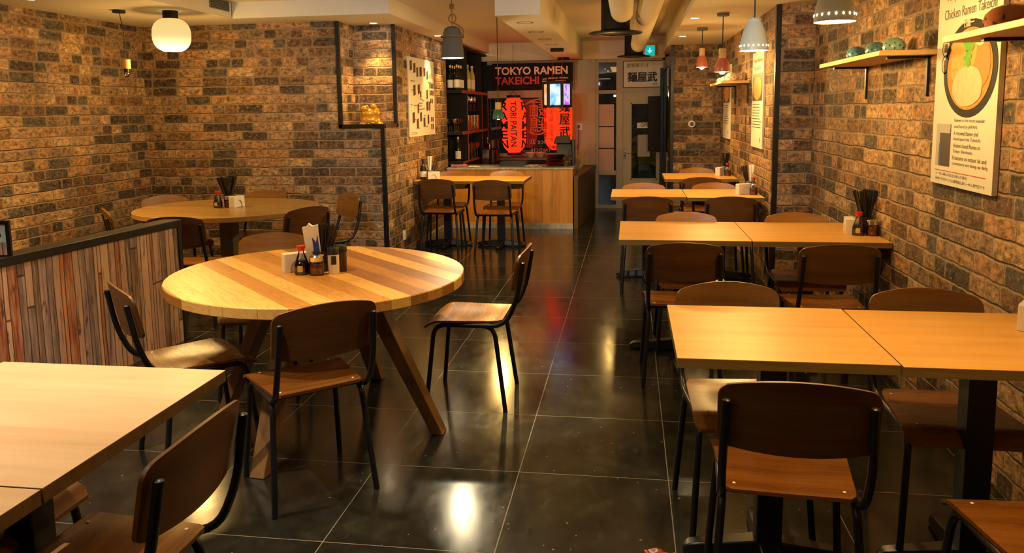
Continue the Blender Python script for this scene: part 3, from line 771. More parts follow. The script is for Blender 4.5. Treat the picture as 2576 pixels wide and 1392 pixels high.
# ================================================================== TABLEWARE
def make_soy():
    t = thing('soy_sauce_bottle', 'soy', 'bottle')
    G().lathe([(0, .001), (.030, .001), (.033, .008), (.032, .045), (.024, .068), (0, .068)], 20).obj('sauce', M['soy'], t)
    G().lathe([(0, 0), (.031, 0), (.0345, .008), (.0335, .045), (.022, .078), (.013, .1), (.0125, .115)], 20).obj('glass_body', M['clear'], t)
    G().lathe([(0, .108), (.014, .108), (.015, .113), (.021, .128), (.021, .132), (0, .133)], 20).obj('cap', M['cap_red'], t)
    g = G(); vs = [(.0347*math.sin(a), -.0347*math.cos(a), z) for z in (.016, .044) for a in (-.35, -.12, .12, .35)]; g.add(vs, [(i, i+1, i+5, i+4) for i in range(3)], True); g.obj('label', M['label_y'], t)
    return t
def make_jar():
    t = thing('sauce_jar', 'jar', 'jar')
    G().lathe([(0, .006), (.030, .006), (.0305, .052), (0, .052)], 20).obj('sauce', M['chili'], t)
    G().lathe([(0, 0), (.031, 0), (.0325, .004), (.0325, .062), (.028, .068)], 20).obj('glass_body', M['clear'], t)
    G().lathe([(.029, .062), (.031, .064), (.031, .084), (.022, .092), (0, .093)], 20).box(.01, .034, -.008, .008, .088, .094).obj('lid', M['chrome'], t)
    return t
def make_napkin():
    t = thing('napkin_holder', 'napkin', 'napkin holder')
    arch = [(.036*math.cos(PI*k/12), .058*math.sin(PI*k/12)) for k in range(13)]
    pol = [(.065, 0), (.058, .088), (-.058, .088), (-.065, 0)]+[(-x, z) for x, z in arch]
    G().prism(pol, -.026, -.021).prism(pol, .021, .026).box(-.058, .058, -.0255, .0255, .082, .088).box(-.064, -.058, -.0255, .0255, 0, .086).box(.058, .064, -.0255, .0255, 0, .086).obj('holder_body', M['white_pl'], t, bevel=.0015)
    G().box(-.054, .054, -.017, .017, .002, .078).obj('napkins', M['paper'], t)
    return t
def make_cup(mat):
    t = thing('chopstick_cup', 'cup', 'cup')
    G().lathe([(0, 0), (.033, 0), (.036, .004), (.038, .095), (.034, .095), (.032, .008), (0, .008)], 20).obj('cup_body', mat, t)
    return t
soy, jar, nap = Proto(make_soy()), Proto(make_jar()), Proto(make_napkin())
cupd, cupg = Proto(make_cup(flat('dark_cup', (.03, .018, .012), .4))), Proto(make_cup(flat('sage_cup', (.13, .19, .17), .4)))
stick = None
def sticks(x, y, z, n, label, grp, lean=.25, mat='black_pl', L=.21, r=.0042, spread=.02, seed=1, toward=None):
    rnd = random.Random(seed)
    for k in range(n):
        a = 2*PI*k/n*1.618*3; s = spread*math.sqrt((k+.5)/n)
        bx, by = s*math.cos(a)*.6, s*math.sin(a)*.6
        le = lean*(.5+.5*math.sqrt((k+.5)/n))*rnd.uniform(.7, 1.1)
        dx, dy = math.cos(a)*le, math.sin(a)*le*.7
        if toward: dx += toward[0]; dy += toward[1]
        key = ('stick', mat, L)
        if key not in MATS:
            MATS[key] = G().prism([(-r, -.0025), (r, -.0025), (r, .0025), (-r, .0025)], 0, L, 'z').obj('chopstick', M[mat]); o = MATS[key]
        else:
            o = MATS[key].copy(); COL.objects.link(o)
        v = Vector((dx, dy, 1)).normalized(); q = v.to_track_quat('Z', 'Y')
        o.rotation_euler = q.to_euler(); o.location = (x+bx*.5, y+by*.5, z+.012); tag(o, label, 'chopstick', grp)
TZ = .74
# striped round table set
nap('white napkin holder on the striped round table', (-1.53, 3.375, TZ), R(38))
soy('red-capped soy sauce bottle on the striped round table', (-1.478, 3.312, TZ), R(10))
jar('chrome-lidded jar of red chili oil on the striped round table', (-1.403, 3.302, TZ), R(20))
cupd('dark brown chopstick cup on the striped round table', (-1.418, 3.392, TZ))
sticks(-1.405, 3.395, TZ, 16, 'black chopstick standing in the dark cup on the striped round table', 'chopsticks on the striped round table', .22, toward=(.16, .05))
o = thing('paper_wrapped_chopsticks', 'white and blue paper sleeve bundle leaning in the cup on the striped round table', 'wrapper', (-1.438, 3.385, TZ+.012), R(12))
g = G(); g.prism([(-.032, 0), (.032, 0), (.036, .205), (.01, .2), (-.006, .215), (-.02, .2), (-.036, .2)], -.012, .012); g.T(Matrix.Rotation(-.10, 4, 'Y')).obj('sleeve', M['paper'], o)
g = G(); g.prism([(.002, .01), (.028, .01), (.028, .16), (.018, .125), (.002, .15)], -.0135, -.0125); g.T(Matrix.Rotation(-.10, 4, 'Y')).obj('blue_print', M['blue'], o)
def shaker(label, x, y, white):
    t = thing('spice_shaker', label, 'shaker', (x, y, TZ))
    G().lathe([(0, 0), (.0235, 0), (.0255, .004), (.0255, .095), (0, .095)], 20).obj('bottle_body', M['white_pl'] if white else flat('dark_spice', (.05, .025, .012), .2), t)
    G().lathe([(0, .09), (.027, .09), (.027, .118), (.024, .122), (0, .122)], 20).obj('lid', M['black_pl'], t)
    if white:
        vs = [(.0258*math.sin(a), -.0258*math.cos(a), z) for z in (.045, .085) for a in (-.1, .25, .6, .9)]; G().add(vs, [(i, i+1, i+5, i+4) for i in range(3)], True).obj('label', M['ink'], t)
shaker('white shaker with black lid beside the chili oil jar on the striped table', -1.335, 3.337, True)
shaker('dark spice shaker behind the white one on the striped table', -1.32, 3.395, False)
# brown round table set
soy('red-capped soy sauce bottle on the brown round table', (-3.213, 5.69, TZ), 0); jar('sauce jar beside the soy bottle on the brown round table', (-3.14, 5.72, TZ), 0)
nap('white napkin holder on the brown round table', (-3.08, 5.74, TZ), R(80)); cupd('dark chopstick cup on the brown round table', (-3.18, 5.80, TZ))
sticks(-3.18, 5.80, TZ, 28, 'black chopstick standing in the cup on the brown round table', 'chopsticks on the brown round table', .42, L=.23, r=.008, seed=2)
# second right table
nap('white napkin holder on the second right-hand table, seen end-on', (1.262, 4.70, TZ), R(80)); soy('red-capped soy sauce bottle on the second right-hand table', (1.29, 4.615, TZ), R(-20))
cupd('dark chopstick cup against the wall on the second right-hand table', (1.352, 4.70, TZ)); jar('sauce jar nearest the wall on the second right-hand table', (1.36, 4.6, TZ), R(40))
sticks(1.352, 4.70, TZ, 20, 'black chopstick standing in the cup on the second right-hand table', 'chopsticks on the second right-hand table', .3, L=.24, r=.0075, toward=(-.04, 0), seed=3)
nap('white napkin holder on the nearest right-hand table, cut by the right edge', (1.30, 2.70, TZ), R(55))
# third right table
nap('white napkin holder on the third right-hand table', (.962, 6.79, TZ), R(25)); cupg('sage green chopstick cup on the third right-hand table', (1.04, 6.98, TZ))
sticks(1.03, 6.98, TZ, 9, 'black chopstick in the green cup on the third right-hand table', 'chopsticks on the third right-hand table', .2, toward=(-.22, 0), L=.22, seed=4)
sticks(1.05, 6.975, TZ, 4, 'paper-wrapped chopsticks in the green cup on the third right-hand table', 'wrapped chopsticks on the third right-hand table', .1, mat='paper', L=.225, r=.009, toward=(.02, 0), seed=5)
soy('red-capped soy sauce bottle on the third right-hand table', (1.056, 6.90, TZ)); jar('chrome-lidded sauce jar on the third right-hand table', (1.035, 6.74, TZ), R(100))
# rear right table
nap('white napkin holder on the rearmost right-hand table', (.975, 8.69, TZ), R(60)); cupg('sage green chopstick cup on the rearmost right-hand table', (1.04, 8.80, TZ))
sticks(1.045, 8.80, TZ, 12, 'black chopstick in the cup on the rearmost right-hand table', 'chopsticks on the rearmost right-hand table', .22, L=.23, r=.006, seed=6)
soy('red-capped soy sauce bottle on the rearmost right-hand table', (1.058, 8.72, TZ)); jar('sauce jar on the rearmost right-hand table', (1.05, 8.62, TZ), R(100))
# table by the counter
t = thing('tall_bottle', 'dark tall bottle with white label on the counter-side table', 'bottle', (-2.215, 8.2, TZ))
G().lathe([(0, 0), (.034, 0), (.036, .006), (.036, .12), (.015, .165), (.014, .205), (0, .205)], 20).obj('bottle_body', M['green_glass'], t); G().lathe([(.0364, .03), (.0364, .09)], 20).obj('label', M['paper'], t)
G().lathe([(0, .195), (.017, .195), (.017, .225), (0, .225)], 16).obj('cap', M['black_pl'], t)
cupg('sage green cup of wooden chopsticks on the counter-side table', (-2.16, 8.28, TZ)); nap('white napkin holder on the counter-side table', (-2.09, 8.17, TZ), R(15))
sticks(-2.16, 8.28, TZ, 12, 'paper-wrapped chopsticks in the cup on the counter-side table', 'chopsticks on the counter-side table', .1, mat='paper', L=.235, r=.006, seed=8)
sticks(-2.15, 8.28, TZ, 3, 'black chopstick leaning out of the cup on the counter-side table', 'black chopsticks on the counter-side table', .15, L=.22, toward=(.35, 0), seed=9)
# wrapper on the floor
w = thing('snack_wrapper', 'crumpled red wrapper on the floor at the bottom edge beside the table foot', 'wrapper', (.105, 2.425, 0))
def wf(u, v, s): return ((u-.5)*.1, (v-.5)*.07, .006+.012*math.sin(u*4+v*3)**2+.006*math.sin(v*5-u*2)**2+(.0 if s else .0015))
G().sheet(wf, 10, 8).obj('foil', flat('dark_red_foil', (.3, .02, .012), .3, var=.3), w)

# ================================================================== COUNTER AND KITCHEN
t = thing('service_counter', 'wood-clad service counter with grey marble top and plinth', 'counter', (0, 0, 0))
G().box(XW+.002, -.69, 9.57, 10.15, .07, .742).obj('front_panel', M['panel'], t); G().box(XW+.002, -.688, 9.56, 10.16, .0, .07).obj('plinth', M['marble'], t); G().box(XW+.002, -.68, 9.55, 10.17, .742, .765).obj('marble_top', M['marble'], t, bevel=.002)
t = thing('side_counter', 'dark wood side counter running back along the passage to the entrance', 'counter', (0, 0, 0))
G().prism([(-.676, 9.6), (-.63, 9.6), (-.5, 11.62), (-.676, 11.62)], 0, .62, 'z').obj('side_panel', M['dkwood'], t); G().prism([(-.676, 9.59), (-.62, 9.59), (-.485, 11.62), (-.676, 11.62)], .62, .655, 'z').obj('worktop', M['dkwood'], t)
t = thing('back_counter', 'dark kitchen worktop under the shop window behind the counter', 'counter', (0, 0, 0))
G().box(-2.0, -.82, 11.15, 11.62, 0, .76).obj('cabinet_body', M['black_wood'], t); G().box(-2.02, -.80, 11.13, 11.62, .76, .79).obj('worktop', flat('steel_top', (.14, .08, .05), .3, .5), t)
CZ = .765
def plate(label, x, y, z, r, grp=None):
    o = G().lathe([(0, .004), (r*.6, .004), (r, .016), (r*1.02, .018), (r*.98, .012), (r*.6, 0), (0, 0)], 28).obj('plate', M['black_pl'], loc=(x, y, z)); return tag(o, label, 'plate', grp)
for k in range(8):
    plate('black round plate in the tall stack at the counter\'s right end', -.93+.006*math.sin(k*2.1), 9.83, CZ+.018*k, .115, 'stacked black plates on the counter')
for k in range(3):
    o = G().box(-.17, .17, -.12, .12, 0, .008).box(-.17, .17, -.12, -.112, .008, .02).box(-.17, .17, .112, .12, .008, .02).box(-.17, -.162, -.12, .12, .008, .02).box(.162, .17, -.12, .12, .008, .02).obj('serving_tray', M['black_pl'], loc=(-1.46, 9.86, CZ+.0205*k)); tag(o, 'black serving tray in the low stack on the counter', 'tray', 'trays on the counter')
def wavy(w, d, amp, h):
    def fn(u, v, s): return ((u-.5)*w, (v-.5)*d, .004+amp*math.sin(u*7+v*3)**2+(h if not s else 0))
    return G().sheet(fn, 12, 8)
tag(wavy(.2, .14, .006, .028).obj('folded_cloth', flat('pink_cloth', (.5, .16, .17), .9), loc=(-2.15, 9.72, CZ), rz=R(8)), 'folded pink cloth at the counter\'s left end', 'cloth')
tag(wavy(.14, .2, .003, .002).obj('paper_sheet', M['paper'], loc=(-1.96, 9.72, CZ), rz=R(20)), 'white paper sheet beside the pink cloth on the counter', 'paper')
for k, (x, y, a, mt, lb) in enumerate(((-1.19, 9.72, 10, 'paper', 'pale leaflet lying between trays and plates on the counter'), (-1.12, 9.78, -18, 'coral', 'reddish leaflet lying next to the stacked plates'), (-1.25, 9.82, 30, 'poster', 'cream menu sheet lying beside the black trays'))):
    tag(wavy(.2, .13, .006, .002).obj('leaflet', M[mt], loc=(x, y, CZ+.002*k), rz=R(a)), lb, 'leaflet', 'leaflets on the counter')
# till
t = thing('cash_register', 'black cash register screen and printer at the counter\'s right end', 'register', (-.76, 9.98, CZ))
G().box(-.1, .06, -.08, .1, 0, .03).obj('base', M['black_pl'], t, bevel=.005); G().bar((-.03, .02, .03), (-.03, .02, .2), .04, .04).obj('stand', M['black_pl'], t)
G().box(-.17, .03, -.02, .0, .12, .33).T(Matrix.Rotation(R(-14), 4, 'X')).obj('screen', M['black_pl'], t, bevel=.006); G().box(.04, .075, -.1, .05, -.0, .33).obj('card_terminal', M['black_pl'], t, bevel=.006)
g = G(); g.prism([(-.2, .28), (.02, .28), (.0, .38), (-.17, .37)], -.05, .04); g.obj('printer', flat('charcoal_plastic', (.03, .028, .027), .6), t, bevel=.01)
for x, y in ((-.80, 9.78), (-.75, 9.81), (-.78, 9.71)): tag(G().lathe([(0, 0), (.022, 0), (.024, .01), (.024, .06), (.015, .07), (0, .07)], 14).obj('condiment_pot', flat('amber_pot', (.08, .05, .03), .2), loc=(x, y, CZ)), 'small dark condiment pot between the plate stack and the register', 'pot', 'condiment pots on the counter')
for x, lb in ((-1.42, 'white bowl on the back worktop, nearer the first red lantern'), (-1.28, 'white bowl on the back worktop, between the two red lanterns')):
    tag(G().lathe([(0, .004), (.035, .0), (.04, .006), (.085, .075), (.08, .075), (.036, .012), (0, .01)], 26).obj('bowl', M['cream_cer'], loc=(x, 11.25, .79)), lb, 'bowl', 'bowls on the back worktop')
t = thing('beer_tap', 'dark beer tap with chrome handle left of the red lantern', 'tap', (-1.84, 10.45, 0))
G().cyl((0, 0, 0), .05, .78).obj('stand', M['black_wood'], t); G().lathe([(0, .78), (.05, .78), (.05, .95), (.08, .97), (.08, 1.08), (0, 1.1)], 20).obj('tower', flat('bronze', (.05, .02, .01), .3, .6), t); G().tube([(-.05, -.08, 1.02), (-.06, -.1, 1.12)], .012, 8).obj('handle', M['chrome'], t); G().tube(fillet([(-.02, -.08, 1.03), (-.02, -.14, 1.03), (-.02, -.14, .95)], .02), .01, 8).obj('spout', M['chrome'], t)
t = thing('coffee_machine', 'dark boxy machine standing between the bar shelf and the nearer red lantern', 'machine', (-1.95, 10.95, 0))
G().box(-.12, .1, -.12, .15, 0, .95).obj('housing', flat('maroon_steel', (.05, .015, .015), .3, .4), t, bevel=.01); G().box(-.1, .08, -.125, -.12, .8, .92).obj('front_plate', M['chrome'], t)

# bar shelf unit along the left side of the kitchen
BX, BF = -2.5, -2.1
t = thing('bar_shelf', 'tall black bar shelf unit with red-lit board edges behind the counter', 'shelf', (0, 0, 0))
G().box(BX, BX+.02, 9.68, 11.6, .8, 2.3).obj('back_panel', M['black_wood'], t)
for z0, z1 in ((1.70, 1.74), (1.175, 1.215), (.80, .83), (2.27, 2.3)):
    o = G().box(BX+.02, BF-.006, 9.68, 11.6, z0, z1).obj('shelf_board', M['black_wood'], t)
    if z1 < 2: G().box(BF-.006, BF, 9.78, 11.6, z0, z1).obj('front_edge', M['shelf_edge_lit'], o)
for y in (10.1, 11.12, 11.58):
    o = G().box(BX+.02, BF-.006, y, y+.02, .8, 2.27).obj('divider', M['black_wood'], t); G().box(BF-.006, BF-.001, y, y+.02, .83, 1.70).obj('front_edge', M['shelf_edge_lit'], o)
G().box(BX+.02, BF-.006, 10.12, 11.58, 1.47, 1.49).obj('shelf_board', M['black_wood'], t)
def bottle(kind):
    t = thing('liquor_bottle', 'b', 'bottle')
    if kind == 'dark':
        G().lathe([(0, 0), (.036, 0), (.038, .005), (.038, .17), (.016, .23), (.014, .29), (0, .29)], 16).obj('bottle_body', M['green_glass'], t); G().lathe([(.0386, .03), (.0386, .13)], 16).obj('label', M['paper'], t)
        G().lathe([(0, .28), (.017, .28), (.017, .315), (0, .316)], 12).obj('cap', M['gold_foil'], t)
    else:
        G().lathe([(0, 0), (.04, 0), (.042, .005), (.042, .22), (.018, .29), (.016, .33), (0, .33)], 16).obj('bottle_body', M['pale_bottle'], t); G().lathe([(.0426, .04), (.0426, .16)], 16).obj('label', M['paper'], t)
        G().lathe([(0, .32), (.018, .32), (.018, .355), (0, .356)], 12).obj('cap', M['white_pl'], t)
    return t
bd, bp = Proto(bottle('dark')), Proto(bottle('pale'))
for k in range(6): bd('dark sake bottle with white label and gold cap in the top shelf\'s near bay', (-2.16-.1*(k % 2), 9.74+.062*k, 1.74), 0, 'dark bottles on the top bar shelf')
for k in range(6): bp('pale yellow bottle lined up in the top shelf\'s middle bay', (-2.18-.1*(k % 2), 10.2+.15*k, 1.74), 0, 'pale bottles on the top bar shelf')
for k in range(2): bd('dark bottle in the top shelf\'s far bay', (-2.2, 11.25+.16*k, 1.74), 0, 'far bottles on the top bar shelf')
bd('lone dark bottle with gold cap on the lowest bar shelf', (-2.2, 9.9, .83))
def gl(kind):
    if kind == 'coupe': p = [(0, 0), (.035, 0), (.035, .003), (.005, .008), (.005, .07), (.03, .09), (.05, .13), (.05, .16), (.048, .16), (.028, .094), (0, .076)]
    elif kind == 'wine': p = [(0, 0), (.03, 0), (.03, .003), (.004, .008), (.004, .08), (.03, .1), (.036, .14), (.03, .18), (.028, .18), (.034, .14), (.028, .104), (0, .086)]
    else: p = [(0, 0), (.03, 0), (.033, .2), (.031, .2), (.028, .006), (0, .006)]
    return tag(G().lathe(p, 16).obj('drinking_glass', glass('bar_glass', (.86, .86, .8), .05, 1.2)), 'g', 'glass')
gc, gw, gt = Proto(gl('coupe')), Proto(gl('wine')), Proto(gl('tumbler'))
for k in range(6): gc('stemmed coupe glass in the row on the middle bar shelf', (-2.2-.11*(k % 2), 9.745+.055*k, 1.215), 0, 'coupe glasses on the bar shelf')
for k in range(8): gw('wine glass in the small upper row of the middle bay', (-2.17-.09*(k % 2), 10.2+.11*k, 1.49), 0, 'wine glasses on the bar shelf')
for k in range(9): gt('straight tumbler standing on the middle shelf of the middle bay', (-2.16-.08*(k % 2), 10.2+.1*k, 1.215), 0, 'tumblers on the middle bar shelf')
for k in range(9): gt('straight tumbler standing on the lowest shelf of the middle bay', (-2.16-.08*(k % 2), 10.2+.1*k, .83), 0, 'tumblers on the lowest bar shelf')
for k in range(3): tag(G().lathe([(0, 0), (.04, 0), (.052, .06), (.049, .06), (.038, .006), (0, .006)], 16).obj('cup', M['cream_cer'], loc=(-2.2, 11.3, 1.49+.05*k)), 'white cup in the small stack in the far bay of the bar shelf', 'cup', 'stacked cups on the bar shelf')

# banner
b = thing('banner', 'black hanging banner board lettered TOKYO RAMEN above the lanterns', 'sign', (0, 11.3, 0))
bx0, bx1, bz0, bz1 = -1.98, -.806, 1.773, 2.148
G().box(bx0, bx1, 0, .025, bz0, bz1).obj('board', M['banner'], b)
g = G(); put_text(g, 'TOKYO RAMEN', bx0+.045, bz1-.165, width=1.055, height=.115, y=-.002, bold=.027); put_text(g, 'japanese chicken', bx0+.82, bz0+.137, width=.285, height=.036, y=-.002, bold=.01); put_text(g, 'ramen TAKEICHI', bx0+.82, bz0+.092, width=.25, height=.03, y=-.002, bold=.01)
cx, cz = bx0+.765, bz0+.115
g.add([(cx-.036, -.002, cz), (cx+.036, -.002, cz), (cx+.022, -.002, cz-.03), (cx, -.002, cz-.042), (cx-.022, -.002, cz-.03)], [(0, 1, 2, 3, 4)]); g.add([(cx-.03, -.002, cz+.01), (cx+.036, -.002, cz+.014), (cx+.036, -.002, cz+.02), (cx-.03, -.002, cz+.016)], [(0, 1, 2, 3)]); g.add([(cx-.03, -.002, cz+.024), (cx+.036, -.002, cz+.032), (cx+.036, -.002, cz+.038), (cx-.03, -.002, cz+.03)], [(0, 1, 2, 3)])
g.obj('cream_lettering', M['cream_ink'], b)
g = G(); put_text(g, 'TAKEICHI', bx0+.045, bz0+.072, width=.64, height=.112, y=-.002, bold=.027); g.obj('red_lettering', M['red_ink'], b)

# red paper lanterns
def lantern(x, y, z0, z1, r, label, texts, hook):
    t = thing('paper_lantern', label, 'lantern', (x, y, z0)); H = z1-z0; k = 28
    prof = [(r*.55, 0)]+[(r*(1-.5*abs(2*i/k-1)**6), H*(.02+.96*i/k)) for i in range(k+1)]+[(r*.55, H)]
    G().lathe(prof, 40).obj('paper_body', M['lantern'], t)
    for z in (-.03, H-.005): G().lathe([(r*.5, z), (r*.58, z), (r*.58, z+.035), (r*.5, z+.035), (r*.5, z)], 32).obj('rim', M['black_wood'], t)
    G().tube([(-.05, 0, H+.03), (0, 0, H+.09), (.05, 0, H+.03)], .004, 6).tube([(0, 0, H+.09), (0, 0, hook-z0)], .003, 6).obj('hanger', M['black_wood'], t)
    rad = lambda z: r*(1-.5*abs(2*min(max(z/H, .02), .98)-1)**6)+.012
    def wrap(p):
        a = p.x/r; rr_ = rad(p.z); return Vector((rr_*math.sin(a), -rr_*math.cos(a), p.z))
    g = G()
    for fn in texts: fn(g, wrap, r, H)
    g.obj('lettering', M['ink'], t)
def stack(s, ax, z1, z0, w, bold=.02):
    def fn(g, wrap, r, H):
        n = len(s); h = (z1-z0)*H/n
        for i, ch in enumerate(s): put_text(g, ch, ax*r, z1*H-h*(i+1)+h*.06, width=w*r, height=h*.86, bold=bold, fn=wrap, anchor='c')
    return fn
def down(s, ax, z1, z0, w, bold=.015):
    def fn(g, wrap, r, H):
        put_text(g, s, 0, 0, (z1-z0)*H, w*r, bold=bold, fn=lambda v: wrap(Vector((ax*r-w*r/2+v.z, 0, z1*H-v.x))))
    return fn
lantern(-1.625, 11.0, .875, 1.655, .172, 'red paper lantern lettered RAMEN and TORI PAITAN, nearer the bar shelf',
        [stack('RAMEN', -.74, .93, .08, .8, .02), down('TORI PAITAN', .12, .93, .12, .5, .02), stack('RAMEN', 1.2, .93, .08, .8, .02)], ZB+.2)
lantern(-1.0, 11.05, .905, 1.69, .2, 'red paper lantern with black brush kanji behind the register',
        [stack('麺屋武', .56, .9, .22, .78, .025), stack('鶏そば', -.36, .85, .52, .26, .004), stack('登録商標', -.36, .48, .16, .22, .004), stack('濃厚麺屋', -1.0, .88, .2, .45, .01), lambda g, wrap, r, H: put_text(g, 'RAMEN', -.62*r, .035*H, width=.62*r, height=.06*H, bold=.015, fn=wrap)], ZB+.0)
# lit picture lantern
t = thing('picture_lantern', 'hanging six-sided lantern box with lit blue, violet and orange panels', 'lantern', (-.86, 9.42, 1.50))
hx = [(.165*math.cos(R(90+60*k+25)), .165*math.sin(R(90+60*k+25))) for k in range(6)]
g = G()
for x, y in hx: g.box(x-.017, x+.017, y-.017, y+.017, 0, .31)
for z in (0, .285):
    for k in range(6): g.bar((*hx[k], z+.0125), (*hx[(k+1) % 6], z+.0125), .025, .02, (0, 0, 1))
g.obj('frame', M['black_wood'], t)
pm = ['pic_violet', 'pic_orange', 'pic_blue', 'pic_violet', 'pic_orange', 'pic_blue']
for k in range(6):
    a, b2 = Vector((*hx[k], 0)), Vector((*hx[(k+1) % 6], 0)); d = (b2-a)
    p, q = a+d*.13, b2-d*.13
    G().bar((p.x, p.y, .155), (q.x, q.y, .155), .245, .004, (0, 0, 1)).obj('lit_panel', M[pm[k]], t)
G().lathe([(0, 0), (.08, 0), (.08, .035), (0, .035)], 20, (0, 0, ZB-1.5-.036)).obj('canopy', M['black_wood'], t)
for x in (-.06, .06): G().tube([(x, 0, ZB-1.53), (x, 0, .31)], .002, 5).obj('cord', M['red_ink'], t)
t = thing('ceiling_canopy', 'dark ceiling canopy on the beam holding the kanji lantern', 'canopy', (-.92, 11.05, ZB)); G().lathe([(0, 0), (.08, 0), (.085, -.03), (0, -.035)], 20).obj('plate', M['black_wood'], t)

# ================================================================== PENDANTS AND LAMPS
LIGHTS = []
def light(kind, loc, power, color, size=.05, rot=None, parent=None, **kw):
    l = bpy.data.lights.new('lamp_or_fill', kind); l.energy = power; l.color = color
    if kind == 'AREA':
        l.shape = 'RECTANGLE'; l.size, l.size_y = size
    else: l.shadow_soft_size = size
    for k, v in kw.items(): setattr(l, k, v)
    o = bpy.data.objects.new('lamp_or_fill', l); COL.objects.link(o); o.location = loc
    if rot: o.rotation_euler = rot
    return o
WARM, AMB, COOL = (1., .59, .165), (1., .55, .16), (1., .82, .48)

def pendant(name, label, x, y, z0, prof, mat, ceil, extra=None, canopy=True, bulb_r=.03, bulb_z=.01, cord='black_pl', power=12, color=WARM, bmat='bulb'):
    t = thing(name, label, 'lamp', (x, y, z0))
    top = max(p[1] for p in prof)
    inner = [(max(0, r-.004), z-(.003 if i else 0)) for i, (r, z) in reversed(list(enumerate(prof)))]
    G().lathe(prof+inner[:], 32).obj('lamp_shade', mat, t)
    if extra: extra(t, top)
    G().tube([(0, 0, top), (0, 0, ceil-z0)], .004, 8).obj('cord', M[cord], t)
    if canopy: G().lathe([(0, 0), (.05, 0), (.05, -.025), (0, -.027)], 20, (0, 0, ceil-z0)).obj('canopy', M['grey_cer'], t)
    if bulb_r: G().ell((0, 0, bulb_z+bulb_r*.4), (bulb_r, bulb_r, bulb_r), 14, 8).obj('bulb', M[bmat], t)
    if power: light('POINT', (x, y, z0-.035), power*1.5, color, .03)
    return t
# grey concrete pendant with rope
def rope(t, top):
    g = G(); n = 40
    g.tube([(.088*math.cos(2*PI*k/24), .088*math.sin(2*PI*k/24), top*.66) for k in range(25)], .006, 6, False)
    g.tube(fillet([(.088, 0, top*.66), (.09, -.01, top*.9), (.04, 0, top+.01), (0, 0, top+.03)], .03), .006, 6)
    g.tube([(.03*math.sin(a)-.01*0, .004*a, top+.06+.032*math.cos(a)) for a in [2*PI*k/16 for k in range(17)]], .005, 6)
    g.tube([(.012*math.sin(a), .012*math.cos(a), top+.15+.02*math.sin(a*2)) for a in [2*PI*k/12 for k in range(13)]], .008, 6)
    g.obj('rope', M['rope'], t)
    G().lathe([(0, .006), (.082, .006)], 32).obj('light_diffuser', M['bulb_w'], t)
pendant('pendant_lamp', 'grey concrete bell pendant tied with rope, hanging over the aisle', -1.37, 6.05, 1.885, [(.088, 0), (.088, .02), (.072, .19), (.06, .225), (.035, .24), (0, .245)], M['grey_cer'], ZH, rope, bulb_r=0, cord='rope', power=20, color=COOL, bmat='bulb_w')
def woodcap(h, r):
    def fn(t, top): G().lathe([(0, top-.004), (r, top-.004), (r, top+h), (r*.85, top+h+.006), (0, top+h+.006)], 20).obj('wood_cap', M['bamboo'], t)
    return fn
pendant('pendant_lamp', 'small green ceramic pendant with wooden cap in front of the red lantern', -1.335, 7.95, 1.385, [(.06, 0), (.058, .03), (.045, .085), (.035, .1), (0, .102)], M['teal'], ZH, woodcap(.065, .033), canopy=False, bulb_r=.026, power=22)
for x, y, z0, s, lb in ((.70, 7.95, 1.868, .95, 'farther coral red ceramic pendant with wooden cap'), (.765, 6.8, 1.768, 1.05, 'nearer coral red ceramic pendant with wooden cap, a shiny spot on its side')):
    pendant('pendant_lamp', lb, x, y, z0, [(.058*s, 0), (.06*s, .025), (.055*s, .06), (.04*s, .1), (.032*s, .112), (0, .114)], M['coral'], ZR, woodcap(.07*s, .03*s), bulb_r=.027, bulb_z=-.005, power=12)
def holes(t, top):
    g = G()
    for k in range(18):
        a = 2*PI*k/18; g.ell((.0775*math.cos(a), .0775*math.sin(a), .026), (.004, .004, .006), 8, 5)
    g.obj('glowing_holes', glow('hole_glow', (1., .6, .3), 5.), t)
wp = [(.078, 0), (.0785, .02), (.074, .05), (.06, .11), (.043, .15), (.038, .158), (.038, .172), (.03, .18), (0, .182)]
pendant('pendant_lamp', 'white ceramic bell pendant with glowing holes round its rim', .688, 4.6, 1.785, wp, M['white_cer'], ZR, holes, bulb_r=.04, bulb_z=.03, power=18, color=WARM)
pendant('pendant_lamp', 'white ceramic bell pendant cut off by the top edge, brightly glowing', .80, 3.3, 1.80, [(r, z) for r, z in wp], M['white_cer'], ZR, holes, bulb_r=.045, bulb_z=.025, power=14, color=WARM)
# globe
t = thing('globe_lamp', 'opal globe ceiling lamp glowing in the alcove', 'lamp', (-3.735, 6.05, 1.99))
prof = [(.15*(1-abs(t_)**2.5)**(1/2.5), .135+.14*t_) for t_ in [-.93+1.86*i/22 for i in range(23)]]
G().lathe(prof, 36).obj('opal_globe', M['globe'], t)
G().lathe([(0, prof[0][1]+.001), (prof[0][0], prof[0][1])], 36).obj('globe_bottom', M['globe_low'], t)
G().lathe([(0, .255), (.06, .255), (.06, .33), (0, .33)], 24).obj('mount', M['black_wood'], t)
# bare bulb holder
t = thing('pendant_lamp', 'unlit bare bulb in a wooden holder hanging in the alcove', 'lamp', (-4.06, 5.9, 1.82))
G().lathe([(0, .03), (.034, .03), (.034, .105), (0, .107)], 20).obj('wood_holder', M['bamboo'], t); G().lathe([(0, .005), (.02, .005), (.022, .03), (0, .03)], 16).obj('socket', M['black_pl'], t); G().ell((0, 0, -.012), (.022, .022, .026), 14, 8).obj('bulb', M['clear'], t)
G().tube(fillet([(0, 0, .105), (0, 0, .3), (-.03, 0, ZL-1.82)], .05), .003, 6).obj('cord', M['black_pl'], t); G().lathe([(0, 0), (.05, 0), (.05, -.022), (0, -.024)], 20, (-.03, 0, ZL-1.82)).obj('canopy', M['black_pl'], t)

